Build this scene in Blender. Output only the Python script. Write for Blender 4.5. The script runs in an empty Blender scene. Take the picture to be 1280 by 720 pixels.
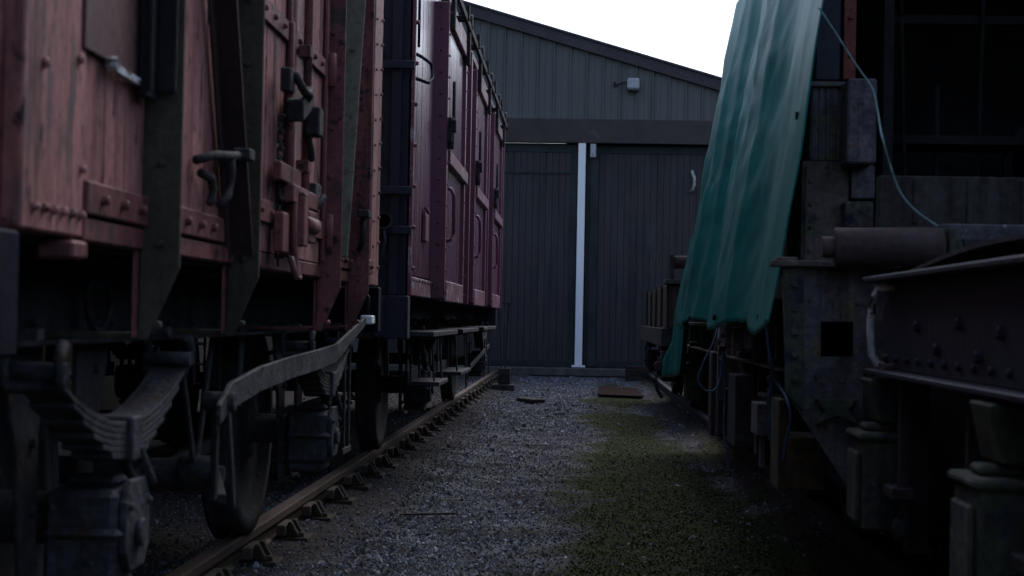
import bpy, bmesh, math, random
from mathutils import Vector, Matrix, Euler, noise as mnoise
R = math.radians
random.seed(7)
scene = bpy.context.scene
col = scene.collection

# ------------------------------------------------------------------ camera
CZ = 1.135
F = 2000.0
cam_d = bpy.data.cameras.new('camera'); cam = bpy.data.objects.new('camera', cam_d); col.objects.link(cam)
cam_d.sensor_width = 36; cam_d.lens = F / 1280 * 36; cam_d.clip_start = 0.05; cam_d.clip_end = 2000
CM = Matrix.Rotation(R(2.37), 4, 'Z') @ Matrix.Rotation(R(90 + 1.04), 4, 'X') @ Matrix.Rotation(R(1.1), 4, 'Z')
CM.translation = (0, 0, CZ)
cam.matrix_world = CM
cam_d.dof.use_dof = True; cam_d.dof.focus_distance = 13.0; cam_d.dof.aperture_fstop = 5.4
scene.camera = cam
CR = CM.to_3x3()
def at(px, py, Y):
    """point of the place at distance Y down the yard seen at photo pixel px, py"""
    d = CR @ Vector(((px - 640) / F, -(py - 360) / F, -1))
    return Vector((0, 0, CZ)) + d * (Y / d.y)

# ------------------------------------------------------------------ materials
def mat(name, c1, c2, scale=5, rough=.75, bump=.25, stretch=(1, 1, 1), spots=None, metallic=0.0, detail=8, bscale=None, spec=.2, rrange=.12, spots2=None, kk=.80, mott=.45, coat=0.0, streak=None):
    c1 = tuple(v * kk for v in c1); c2 = tuple(v * kk for v in c2)
    m = bpy.data.materials.new(name); m.use_nodes = True
    nt = m.node_tree; N = nt.nodes; L = nt.links
    b = N['Principled BSDF']
    tc = N.new('ShaderNodeTexCoord'); mp = N.new('ShaderNodeMapping'); mp.inputs['Scale'].default_value = stretch
    L.new(tc.outputs['Object'], mp.inputs['Vector'])
    n = N.new('ShaderNodeTexNoise'); n.inputs['Scale'].default_value = scale; n.inputs['Detail'].default_value = detail; n.inputs['Roughness'].default_value = .62
    L.new(mp.outputs[0], n.inputs['Vector'])
    r = N.new('ShaderNodeValToRGB'); r.color_ramp.elements[0].position = .33; r.color_ramp.elements[1].position = .68
    r.color_ramp.elements[0].color = (*c1, 1); r.color_ramp.elements[1].color = (*c2, 1)
    L.new(n.outputs['Fac'], r.inputs['Fac'])
    out = r.outputs['Color']
    for k, sp in enumerate((spots, spots2)):
        if not sp: continue
        c3, th, sc = sp[:3]; c3 = tuple(v * kk for v in c3)
        n2 = N.new('ShaderNodeTexNoise'); n2.inputs['Scale'].default_value = sc; n2.inputs['Detail'].default_value = 6; n2.inputs['Roughness'].default_value = .7
        mp2 = N.new('ShaderNodeMapping'); mp2.inputs['Location'].default_value = (3.1 + k * 7, 7.7, 1.3)
        mp2.inputs['Scale'].default_value = sp[3] if len(sp) > 3 else (1, 1, 1)
        L.new(tc.outputs['Object'], mp2.inputs['Vector']); L.new(mp2.outputs[0], n2.inputs['Vector'])
        r2 = N.new('ShaderNodeValToRGB'); r2.color_ramp.elements[0].position = th; r2.color_ramp.elements[1].position = th + .07
        L.new(n2.outputs['Fac'], r2.inputs['Fac'])
        mx = N.new('ShaderNodeMixRGB'); mx.inputs['Color2'].default_value = (*c3, 1)
        L.new(r2.outputs['Color'], mx.inputs['Fac']); L.new(out, mx.inputs['Color1']); out = mx.outputs['Color']
    if streak:      # rain and rust runs: noise drawn out vertically
        n5 = N.new('ShaderNodeTexNoise'); n5.inputs['Scale'].default_value = streak[2]; n5.inputs['Detail'].default_value = 5; n5.inputs['Roughness'].default_value = .65
        mp5 = N.new('ShaderNodeMapping'); mp5.inputs['Scale'].default_value = (1, 1, .07); L.new(tc.outputs['Object'], mp5.inputs['Vector']); L.new(mp5.outputs[0], n5.inputs['Vector'])
        r5 = N.new('ShaderNodeValToRGB'); r5.color_ramp.elements[0].position = streak[1]; r5.color_ramp.elements[1].position = streak[1] + .16; r5.color_ramp.elements[1].color = (.75, .75, .75, 1)
        L.new(n5.outputs['Fac'], r5.inputs['Fac'])
        mx5 = N.new('ShaderNodeMixRGB'); mx5.inputs['Color2'].default_value = (*[v * kk for v in streak[0]], 1)
        L.new(r5.outputs['Color'], mx5.inputs['Fac']); L.new(out, mx5.inputs['Color1']); out = mx5.outputs['Color']
    if mott:        # fine dirt
        n6 = N.new('ShaderNodeTexNoise'); n6.inputs['Scale'].default_value = 38; n6.inputs['Detail'].default_value = 9; n6.inputs['Roughness'].default_value = .75; L.new(tc.outputs['Object'], n6.inputs['Vector'])
        m6 = N.new('ShaderNodeMapRange'); m6.inputs['From Min'].default_value = .3; m6.inputs['From Max'].default_value = .7; m6.inputs['To Min'].default_value = 1 - mott; m6.inputs['To Max'].default_value = 1 + mott
        L.new(n6.outputs['Fac'], m6.inputs['Value'])
        v6 = N.new('ShaderNodeVectorMath'); v6.operation = 'SCALE'; L.new(out, v6.inputs[0]); L.new(m6.outputs[0], v6.inputs['Scale']); out = v6.outputs['Vector']
    L.new(out, b.inputs['Base Color'])
    if coat: b.inputs['Coat Weight'].default_value = coat; b.inputs['Coat Roughness'].default_value = .16
    mr = N.new('ShaderNodeMapRange'); mr.inputs['To Min'].default_value = max(.05, rough - rrange); mr.inputs['To Max'].default_value = min(1, rough + rrange)
    L.new(n.outputs['Fac'], mr.inputs['Value']); L.new(mr.outputs[0], b.inputs['Roughness'])
    b.inputs['Metallic'].default_value = metallic
    b.inputs['Specular IOR Level'].default_value = spec
    if bump:
        n3 = N.new('ShaderNodeTexNoise'); n3.inputs['Scale'].default_value = bscale or scale * 6; n3.inputs['Detail'].default_value = 6
        L.new(mp.outputs[0], n3.inputs['Vector'])
        bp = N.new('ShaderNodeBump'); bp.inputs['Strength'].default_value = bump; bp.inputs['Distance'].default_value = .01
        L.new(n3.outputs['Fac'], bp.inputs['Height']); L.new(bp.outputs[0], b.inputs['Normal'])
    return m

M_ = {}
M_['red'] = mat('faded_red_paint', (.22, .090, .080), (.47, .220, .200), 3.2, .62, .5, (1, 2.6, .35), ((.022, .015, .016), .57, 17, (1, 1.8, .6)), bscale=26, spots2=((.13, .085, .080), .555, 3.6, (1, 1.5, .35)), streak=((.045, .026, .026), .535, 13), mott=.32)
M_['red_iron'] = mat('red_painted_iron', (.10, .036, .036), (.24, .09, .085), 5, .6, .4, (1, 1, .5), ((.025, .016, .016), .56, 14), spots2=((.07, .05, .045), .56, 5), streak=((.04, .022, .02), .56, 14), mott=.35)
M_['moss_iron'] = mat('dirty_olive_iron', (.042, .038, .028), (.088, .080, .058), 4, .85, .4, (1, 1, .35), ((.11, .04, .032), .62, 9), spots2=((.055, .052, .030), .60, 5), streak=((.022, .018, .015), .55, 16), mott=.4)
M_['dark_red'] = mat('black_red_iron', (.018, .012, .012), (.05, .028, .028), 5, .7, .3, (1, 1, .5))
M_['green_iron'] = mat('algae_grey_iron', (.10, .10, .074), (.19, .19, .14), 4, .85, .4, (1, 1, .35), ((.05, .03, .025), .6, 9), mott=.35)
M_['timber'] = mat('dark_timber', (.02, .018, .016), (.05, .044, .038), 6, .9, .5)
M_['cab_plate'] = mat('sooty_cab_plate', (.022, .021, .021), (.060, .055, .052), 6, .85, .6, (1, 1, .6), ((.13, .13, .13), .62, 18), spots2=((.04, .044, .03), .56, 5), streak=((.014, .013, .013), .52, 12), mott=.5)
M_['iron'] = mat('dirty_underframe_iron', (.015, .015, .017), (.050, .048, .049), 6, .8, .7, (1, 1, 1), ((.045, .026, .017), .57, 9), spots2=((.07, .07, .075), .64, 22), mott=.5)
M_['iron_pale'] = mat('grimy_running_gear_iron', (.018, .018, .022), (.062, .063, .074), 7, .75, .8, (1, 1, 1), ((.042, .028, .021), .55, 10), spots2=((.09, .092, .10), .63, 26), mott=.5)
M_['navy'] = mat('navy_black_paint', (.007, .008, .017), (.018, .021, .043), 4, .6, .4, (1, 1, .5), ((.045, .040, .040), .74, 14), spec=.3, mott=.4)
M_['maroon'] = mat('gloss_maroon_paint', (.128, .034, .075), (.180, .062, .112), 2.5, .26, .03, (1, 1, .3), ((.05, .022, .03), .64, 9), spec=.8, bscale=10, rrange=.07, coat=.3, mott=.12, streak=((.06, .03, .045), .58, 9))
M_['maroon_dark'] = mat('maroon_iron_paint', (.11, .016, .045), (.17, .035, .075), 3, .42, .15, (1, 1, .4), ((.05, .02, .03), .62, 11), spec=.5, mott=.25, streak=((.05, .015, .025), .57, 14))
M_['maroon_worn'] = mat('worn_maroon_paint', (.15, .05, .08), (.22, .09, .12), 3, .5, .2, (1, 1, 1), ((.42, .40, .42), .55, 9), spots2=((.05, .03, .04), .63, 6))
M_['roof'] = mat('grey_roof_canvas', (.06, .065, .07), (.12, .125, .13), 2, .8, .3)
M_['clad'] = mat('grey_steel_cladding', (.100, .107, .104), (.130, .138, .134), .8, .55, .05, (1, 1, .25), bscale=3, mott=.08, streak=((.066, .068, .066), .54, 2.2), kk=.95)
M_['fascia'] = mat('brown_grey_beam', (.048, .041, .039), (.076, .064, .062), 2, .7, .2, (1, 1, 1), ((.11, .09, .085), .64, 1.2), mott=.15, kk=.95)
M_['verge'] = mat('dark_verge_flashing', (.060, .054, .060), (.088, .080, .088), 2, .6, .1)
M_['doorwood'] = mat('dark_weathered_door_boards', (.036, .034, .037), (.062, .059, .063), 3.0, .8, .3, (2.4, 1, .22), ((.074, .078, .080), .64, 2, (1, 1, .3)), bscale=20, spots2=((.060, .048, .048), .52, .8), mott=.25, streak=((.03, .028, .03), .54, 6), kk=.95)
M_['doorframe'] = mat('dark_door_frame', (.022, .03, .032), (.05, .062, .064), 3, .8, .3, (1, 1, .4))
M_['white'] = mat('white_gloss_paint', (.82, .84, .86), (.88, .89, .9), 3, .5, .05, (1, 1, .3), kk=1, mott=.03)
M_['chipped_white'] = mat('chipped_white_paint', (.40, .42, .43), (.62, .64, .64), 8, .7, .4, (1, 1, 1), ((.06, .045, .04), .5, 14))
M_['plastic'] = mat('pale_plastic', (.42, .45, .48), (.50, .53, .56), 3, .5, 0)
M_['concrete'] = mat('dirty_concrete', (.07, .068, .06), (.16, .155, .14), 4, .9, .6, (1, 1, 1), ((.05, .06, .03), .6, 2))
M_['rail'] = mat('rusty_rail_steel', (.055, .036, .026), (.105, .074, .055), 9, .75, .5, (1, .3, 1), ((.06, .062, .038), .55, 4), mott=.4)
M_['chair'] = mat('rusty_cast_iron', (.030, .024, .018), (.075, .058, .042), 12, .9, .6, (1, 1, 1), ((.04, .045, .022), .55, 8), mott=.5)
M_['sleeper'] = mat('weathered_creosoted_timber', (.016, .014, .012), (.045, .040, .034), 5, .9, .6, (.4, 4, 4), ((.05, .06, .028), .58, 3))
M_['key'] = mat('grey_oak_key', (.07, .055, .04), (.14, .115, .09), 12, .9, .4, (1, .3, 1))
M_['brown_iron'] = mat('brown_rusted_iron', (.052, .044, .041), (.150, .128, .112), 6, .85, .6, (1, 1, .6), ((.085, .092, .055), .55, 6), spots2=((.022, .022, .032), .53, 4), streak=((.030, .024, .022), .54, 14), mott=.5)
M_['rust_sheet'] = mat('rusty_sheet', (.042, .031, .031), (.080, .058, .054), 5, .8, .4, (1, 1, 1), ((.05, .04, .035), .58, 7), mott=.35)
M_['orange'] = mat('orange_rust', (.045, .034, .018), (.10, .072, .036), 8, .9, .6, (1, 1, 1), ((.04, .036, .028), .5, 12), mott=.5)
M_['redstrip'] = mat('orange_red_primer', (.13, .036, .030), (.21, .066, .052), 6, .7, .3, (1, 1, .5), ((.07, .03, .025), .6, 9))
M_['plate'] = mat('scaly_blue_grey_plate', (.055, .053, .066), (.155, .145, .155), 9, .8, .7, (1, 1, 1), ((.12, .12, .07), .54, 7), spots2=((.12, .062, .05), .58, 9), streak=((.028, .024, .024), .52, 12), mott=.5)
M_['greenbox'] = mat('algae_covered_casting', (.032, .040, .028), (.090, .098, .070), 7, .9, .7, (1, 1, .7), ((.030, .034, .052), .54, 6), spots2=((.13, .14, .12), .62, 18), streak=((.02, .02, .018), .56, 14), mott=.5)
M_['black'] = mat('black_iron', (.008, .008, .010), (.024, .024, .028), 5, .85, .3)
M_['speckle'] = mat('peeling_white_ledge', (.05, .05, .058), (.10, .10, .11), 8, .85, .5, (1, 1, 1), ((.42, .43, .45), .57, 26))
M_['rope_blue'] = mat('blue_polypropylene_rope', (.03, .065, .11), (.05, .10, .16), 30, .7, .3)
M_['rope_green'] = mat('pale_green_cord', (.10, .20, .19), (.18, .28, .27), 30, .7, .3)
M_['lever'] = mat('worn_grey_lever_iron', (.035, .036, .038), (.095, .098, .104), 9, .7, .6, (1, 1, 1), ((.03, .024, .02), .54, 14))
M_['label'] = mat('faded_brown_label_board', (.10, .050, .046), (.16, .085, .078), 4, .55, .2, (1, 1, .4), ((.20, .19, .2), .66, 7))
M_['ground_plate'] = mat('dark_red_brown_plate', (.020, .012, .011), (.036, .022, .020), 5, .95, .3, spec=.02)
M_['headstock'] = mat('near_black_navy_paint', (.002, .003, .009), (.006, .008, .022), 4, .75, .4, spec=.08, mott=.4)
M_['brownblock'] = M_['sleeper']
M_['stone'] = None

def tarp_mat():
    m = mat('green_tarpaulin', (.005, .130, .110), (.011, .180, .150), 1.1, .45, .0, (1, 1, .6), ((.02, .22, .19), .62, 4.0, (1, 2.6, .3)), spec=.09, spots2=((.004, .10, .085), .58, 1.8), mott=.07, kk=.95, rrange=.08)
    nt = m.node_tree; N = nt.nodes; L = nt.links; b = N['Principled BSDF']
    tc = N.new('ShaderNodeTexCoord'); mp = N.new('ShaderNodeMapping'); mp.inputs['Scale'].default_value = (1, 1.6, .9); mp.inputs['Rotation'].default_value = (.6, 0, 0); L.new(tc.outputs['Object'], mp.inputs['Vector'])
    n = N.new('ShaderNodeTexNoise'); n.inputs['Scale'].default_value = 3.5; n.inputs['Detail'].default_value = 7; n.inputs['Distortion'].default_value = .8; L.new(mp.outputs[0], n.inputs['Vector'])
    bp = N.new('ShaderNodeBump'); bp.inputs['Strength'].default_value = .25; bp.inputs['Distance'].default_value = .02
    L.new(n.outputs['Fac'], bp.inputs['Height']); L.new(bp.outputs[0], b.inputs['Normal'])
    return m
M_['tarp'] = tarp_mat()

# ------------------------------------------------------------------ mesh builder
class B:
    def __init__(s): s.bm = bmesh.new()
    def box(s, x0, x1, y0, y1, z0, z1, rot=None):
        if x0 > x1: x0, x1 = x1, x0
        if y0 > y1: y0, y1 = y1, y0
        if z0 > z1: z0, z1 = z1, z0
        c = Vector(((x0 + x1) / 2, (y0 + y1) / 2, (z0 + z1) / 2))
        m = Matrix.Translation(c)
        if rot: m = m @ Euler(rot).to_matrix().to_4x4()
        m = m @ Matrix.Diagonal((x1 - x0, y1 - y0, z1 - z0, 1))
        bmesh.ops.create_cube(s.bm, size=1, matrix=m); return s
    def bar(s, p0, p1, w, h, up=(0, 0, 1)):
        p0 = Vector(p0); p1 = Vector(p1); d = p1 - p0; l = d.length; d.normalize()
        u = Vector(up); sd = d.cross(u)
        if sd.length < .01: u = Vector((0, 1, 0)); sd = d.cross(u)
        sd.normalize(); u = sd.cross(d)
        m = Matrix((sd, d, u)).transposed().to_4x4(); m.translation = (p0 + p1) / 2
        bmesh.ops.create_cube(s.bm, size=1, matrix=m @ Matrix.Diagonal((w, l, h, 1))); return s
    def cyl(s, p0, p1, r, r2=None, seg=16):
        p0 = Vector(p0); p1 = Vector(p1); d = p1 - p0; l = d.length
        q = d.to_track_quat('Z', 'Y').to_matrix().to_4x4(); q.translation = (p0 + p1) / 2
        g = bmesh.ops.create_cone(s.bm, cap_ends=True, cap_tris=False, segments=seg, radius1=r, radius2=r if r2 is None else r2, depth=l, matrix=q)
        if seg > 6:
            for v in g['verts']:
                for f in v.link_faces:
                    if len(f.verts) == 4: f.smooth = True
        return s
    def tube(s, pts, r, seg=8):
        pts = [Vector(p) for p in pts]; rings = []
        ref = Vector((.3, .2, .93)).normalized()
        for i, p in enumerate(pts):
            t = (pts[min(i + 1, len(pts) - 1)] - pts[max(i - 1, 0)]).normalized()
            a = t.cross(ref)
            if a.length < .05: a = t.cross(Vector((1, 0, 0)))
            a.normalize(); b = t.cross(a)
            rings.append([s.bm.verts.new(p + r * (math.cos(6.2832 * k / seg) * a + math.sin(6.2832 * k / seg) * b)) for k in range(seg)])
        for i in range(len(rings) - 1):
            for k in range(seg):
                f = s.bm.faces.new((rings[i][k], rings[i][(k + 1) % seg], rings[i + 1][(k + 1) % seg], rings[i + 1][k])); f.smooth = True
        s.bm.faces.new(rings[0]); s.bm.faces.new(rings[-1][::-1]); return s
    def prism(s, pts, d, hole=None):
        d = Vector(d)
        def loop(ps): 
            vs = [s.bm.verts.new(Vector(p)) for p in ps]
            return vs, [s.bm.edges.new((vs[i], vs[(i + 1) % len(vs)])) for i in range(len(vs))]
        if hole:
            v1, e1 = loop(pts); v2, e2 = loop(hole)
            g = bmesh.ops.triangle_fill(s.bm, use_beauty=True, edges=e1 + e2)
            fs = [f for f in g['geom'] if isinstance(f, bmesh.types.BMFace)]
        else:
            fs = [s.bm.faces.new([s.bm.verts.new(Vector(p)) for p in pts])]
        g = bmesh.ops.extrude_face_region(s.bm, geom=fs)
        bmesh.ops.translate(s.bm, vec=d, verts=[v for v in g['geom'] if isinstance(v, bmesh.types.BMVert)])
        return s
    def lathe(s, c, prof, seg=40, axis='x'):
        """prof: (along, radius) pairs about an axis through c"""
        c = Vector(c); rings = []
        for a, r in prof:
            ring = []
            for k in range(seg):
                t = 6.28318 * k / seg
                p = (a, r * math.cos(t), r * math.sin(t)) if axis == 'x' else (r * math.cos(t), a, r * math.sin(t))
                ring.append(s.bm.verts.new(c + Vector(p)))
            rings.append(ring)
        for i in range(len(rings) - 1):
            for k in range(seg):
                f = s.bm.faces.new((rings[i][k], rings[i][(k + 1) % seg], rings[i + 1][(k + 1) % seg], rings[i + 1][k])); f.smooth = True
        s.bm.faces.new(rings[0]); s.bm.faces.new(rings[-1]); return s
    def bolt(s, p, n, r=.012, h=.012):
        p = Vector(p); n = Vector(n); return s.cyl(p - n * .003, p + n * h, r, r * .85, 6)
    def build(s, name, m, parent=None, bevel=0.0):
        bmesh.ops.recalc_face_normals(s.bm, faces=s.bm.faces)
        me = bpy.data.meshes.new(name); o = bpy.data.objects.new(name, me); col.objects.link(o)
        if parent is not None:
            p = parent
            while p.parent: p = p.parent
            org = p.location.copy(); o.parent = parent
        else:
            xs = [v.co.x for v in s.bm.verts]; ys = [v.co.y for v in s.bm.verts]; zs = [v.co.z for v in s.bm.verts]
            org = Vector(((min(xs) + max(xs)) / 2, (min(ys) + max(ys)) / 2, min(zs))); o.location = org
        bmesh.ops.translate(s.bm, vec=-org, verts=s.bm.verts)
        s.bm.to_mesh(me); s.bm.free()
        me.materials.append(M_[m] if isinstance(m, str) else m)
        if bevel:
            md = o.modifiers.new('bevel', 'BEVEL'); md.width = bevel; md.segments = 1; md.limit_method = 'ANGLE'; md.angle_limit = R(50)
        return o

def thing(name, label, cat, loc, group=None):
    o = bpy.data.objects.new(name, None); o.location = loc; col.objects.link(o); o.empty_display_size = .3
    return tag(o, label, cat, group)
def tag(o, label, cat=None, group=None, kind=None):
    if label: o['label'] = label
    if cat: o['category'] = cat
    if group: o['group'] = group
    if kind: o['kind'] = kind
    return o

# ------------------------------------------------------------------ world + light
w = bpy.data.worlds.new('World'); scene.world = w; w.use_nodes = True
nt = w.node_tree; bg = nt.nodes['Background']
sky = nt.nodes.new('ShaderNodeTexSky'); sky.sky_type = 'NISHITA'; sky.sun_disc = False
SUN_EL, SUN_AZ = R(50), R(20)
sky.sun_elevation = SUN_EL; sky.sun_rotation = SUN_AZ; sky.altitude = 50; sky.air_density = 1.0; sky.dust_density = 3.0; sky.ozone_density = 1.5
hs = nt.nodes.new('ShaderNodeHueSaturation'); hs.inputs['Saturation'].default_value = .8
tint = nt.nodes.new('ShaderNodeMixRGB'); tint.blend_type = 'MULTIPLY'; tint.inputs['Fac'].default_value = 1; tint.inputs['Color2'].default_value = (.97, 1.0, 1.10, 1)
nt.links.new(sky.outputs[0], hs.inputs['Color']); nt.links.new(hs.outputs[0], tint.inputs['Color1']); nt.links.new(tint.outputs[0], bg.inputs['Color'])
bg.inputs['Strength'].default_value = .12
sd = bpy.data.lights.new('sun', 'SUN'); sun = bpy.data.objects.new('sun', sd); col.objects.link(sun)
sd.energy = .5; sd.angle = R(40); sd.color = (1, .98, .97)
dirv = Vector((math.sin(SUN_AZ) * math.cos(SUN_EL), math.cos(SUN_AZ) * math.cos(SUN_EL), math.sin(SUN_EL)))
sun.rotation_euler = dirv.to_track_quat('Z', 'Y').to_euler()
scene.view_settings.view_transform = 'Standard'; scene.view_settings.look = 'None'; scene.view_settings.gamma = 1
scene.view_settings.exposure = 1.0

# ------------------------------------------------------------------ ground
LT, RT = -2.24, 2.10          # track centres
def moss(x, y):
    n = mnoise.noise(Vector((x * 1.1, y * .45, 3.3))) * .5 + mnoise.noise(Vector((x * 3.5, y * 1.8, 9.1))) * .33 + mnoise.noise(Vector((x * 9, y * 6, 2.1))) * .18
    # a mossy tongue to the right of the middle of the path and a patch by the iron plate
    cx = .56 + .10 * max(0, (11 - y) / 4) + .05 * math.sin(y * .6)
    d = abs(x - cx) / (.66 - .03 * (y - 7) if y < 14 else .40)
    v = 1.16 - d * .72 + n * 1.0 + .25 * max(0, (9.5 - y) / 3)
    if y > 13: v -= .22 + .25 * math.sin(y * 1.3)
    if y > 23: v -= .5
    if x < -.85: v = min(v, -.05 + n * .8)
    if x > 1.15: v = max(v, .22 + n * .8)  # same dark green carried on across the ground under the crane
    return max(0, min(1, (v - .02) * 1.9))
def gz(x, y):
    h = .012 * mnoise.noise(Vector((x * .8, y * .6, 0))) + .008 * mnoise.noise(Vector((x * 5, y * 5, 4)))
    if -1.0 < x < 1.1: h -= .012
    if x > 1.08: h += .12 * (lambda t: t * t * (3 - 2 * t))(min(1, (x - 1.08) / .6))
    if -1.75 < x < -.85: h += .014 + .022 * max(0, 1 - abs(x + 1.5) / .38)
    return h
def soil_and_dark(x, y):
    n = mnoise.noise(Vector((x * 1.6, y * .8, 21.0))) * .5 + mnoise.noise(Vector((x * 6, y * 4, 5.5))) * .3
    return max(0, min(1, 1.4 * max((-1.0 - x) / .5, (x - 1.0) / .4) + .3 + n * 1.2))  # brown soil by the left rail; same dark tone under the crane
def make_ground():
    xs = [-2000, -400, -60, -14, -8, -5] ; x = -4.2
    while x < 4.3: xs.append(x); x += .07
    xs += [5, 8, 14, 60, 400, 2000]
    ys = [-1000, -200, -30, -8, 0, 3]; y = 5.0
    while y < 31.6: ys.append(y); y += .06 + .004 * y
    ys += [33, 40, 60, 200, 2000]
    verts, cols_ = [], []
    for y in ys:
        for x in xs:
            verts.append((x, y, gz(x, y) if abs(x) < 5 and 4 < y < 32 else -.012)); cols_.append(moss(x, y) if abs(x) < 5 else 0)
    nx = len(xs)
    faces = [(j * nx + i, j * nx + i + 1, (j + 1) * nx + i + 1, (j + 1) * nx + i) for j in range(len(ys) - 1) for i in range(nx - 1)]
    me = bpy.data.meshes.new('ground'); me.from_pydata(verts, [], faces)
    a = me.attributes.new('moss', 'FLOAT', 'POINT'); a.data.foreach_set('value', cols_)
    a = me.attributes.new('soil_and_dark', 'FLOAT', 'POINT'); a.data.foreach_set('value', [soil_and_dark(v[0], v[1]) for v in verts])
    o = bpy.data.objects.new('ground', me); col.objects.link(o); o['kind'] = 'structure'
    m = bpy.data.materials.new('gravel_and_moss_ground'); m.use_nodes = True; N = m.node_tree.nodes; L = m.node_tree.links; b = N['Principled BSDF']
    tc = N.new('ShaderNodeTexCoord')
    vo = N.new('ShaderNodeTexVoronoi'); vo.inputs['Scale'].default_value = 60; L.new(tc.outputs['Object'], vo.inputs['Vector'])
    r = N.new('ShaderNodeValToRGB'); r.color_ramp.elements[0].color = (.068, .070, .077, 1); r.color_ramp.elements[1].color = (.145, .150, .168, 1)
    sp = N.new('ShaderNodeSeparateColor'); L.new(vo.outputs['Color'], sp.inputs[0]); L.new(sp.outputs[0], r.inputs['Fac'])
    n = N.new('ShaderNodeTexNoise'); n.inputs['Scale'].default_value = 2.2; n.inputs['Detail'].default_value = 9; n.inputs['Roughness'].default_value = .7; L.new(tc.outputs['Object'], n.inputs['Vector'])
    r1 = N.new('ShaderNodeValToRGB'); r1.color_ramp.elements[0].position = .42; r1.color_ramp.elements[1].position = .6; L.new(n.outputs['Fac'], r1.inputs['Fac'])
    mx = N.new('ShaderNodeMixRGB'); mx.inputs['Color2'].default_value = (.026, .022, .018, 1); L.new(r1.outputs[0], mx.inputs['Fac']); L.new(r.outputs[0], mx.inputs['Color1'])
    so = N.new('ShaderNodeAttribute'); so.attribute_name = 'soil_and_dark'
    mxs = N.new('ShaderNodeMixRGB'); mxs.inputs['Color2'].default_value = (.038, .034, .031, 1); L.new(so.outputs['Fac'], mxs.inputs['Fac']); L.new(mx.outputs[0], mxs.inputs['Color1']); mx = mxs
    at_ = N.new('ShaderNodeAttribute'); at_.attribute_name = 'moss'
    n2 = N.new('ShaderNodeTexNoise'); n2.inputs['Scale'].default_value = 26; n2.inputs['Detail'].default_value = 8; L.new(tc.outputs['Object'], n2.inputs['Vector'])
    r2 = N.new('ShaderNodeValToRGB'); r2.color_ramp.elements[0].color = (.012, .016, .006, 1); r2.color_ramp.elements[1].color = (.034, .043, .015, 1); L.new(n2.outputs['Fac'], r2.inputs['Fac'])
    ad = N.new('ShaderNodeMath'); ad.operation = 'MULTIPLY_ADD'; ad.inputs[1].default_value = 2.0; L.new(n2.outputs['Fac'], ad.inputs[0]); ad.inputs[2].default_value = -1.0
    ad2 = N.new('ShaderNodeMath'); ad2.operation = 'ADD'; ad2.use_clamp = True; L.new(at_.outputs['Fac'], ad2.inputs[0]); L.new(ad.outputs[0], ad2.inputs[1])
    mu = N.new('ShaderNodeMath'); mu.operation = 'MULTIPLY'; L.new(ad2.outputs[0], mu.inputs[0]); L.new(at_.outputs['Fac'], mu.inputs[1])
    mm = N.new('ShaderNodeMixRGB'); L.new(mu.outputs[0], mm.inputs['Fac']); L.new(mx.outputs[0], mm.inputs['Color1']); L.new(r2.outputs[0], mm.inputs['Color2'])
    L.new(mm.outputs[0], b.inputs['Base Color']); b.inputs['Roughness'].default_value = .95; b.inputs['Specular IOR Level'].default_value = .03
    bp = N.new('ShaderNodeBump'); bp.inputs['Strength'].default_value = .9; bp.inputs['Distance'].default_value = .012
    L.new(vo.outputs['Distance'], bp.inputs['Height']); bp2 = N.new('ShaderNodeBump'); bp2.inputs['Strength'].default_value = .6; bp2.inputs['Distance'].default_value = .01
    L.new(n2.outputs['Fac'], bp2.inputs['Height']); L.new(bp.outputs[0], bp2.inputs['Normal']); L.new(bp2.outputs[0], b.inputs['Normal'])
    me.materials.append(m)
make_ground()

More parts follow.
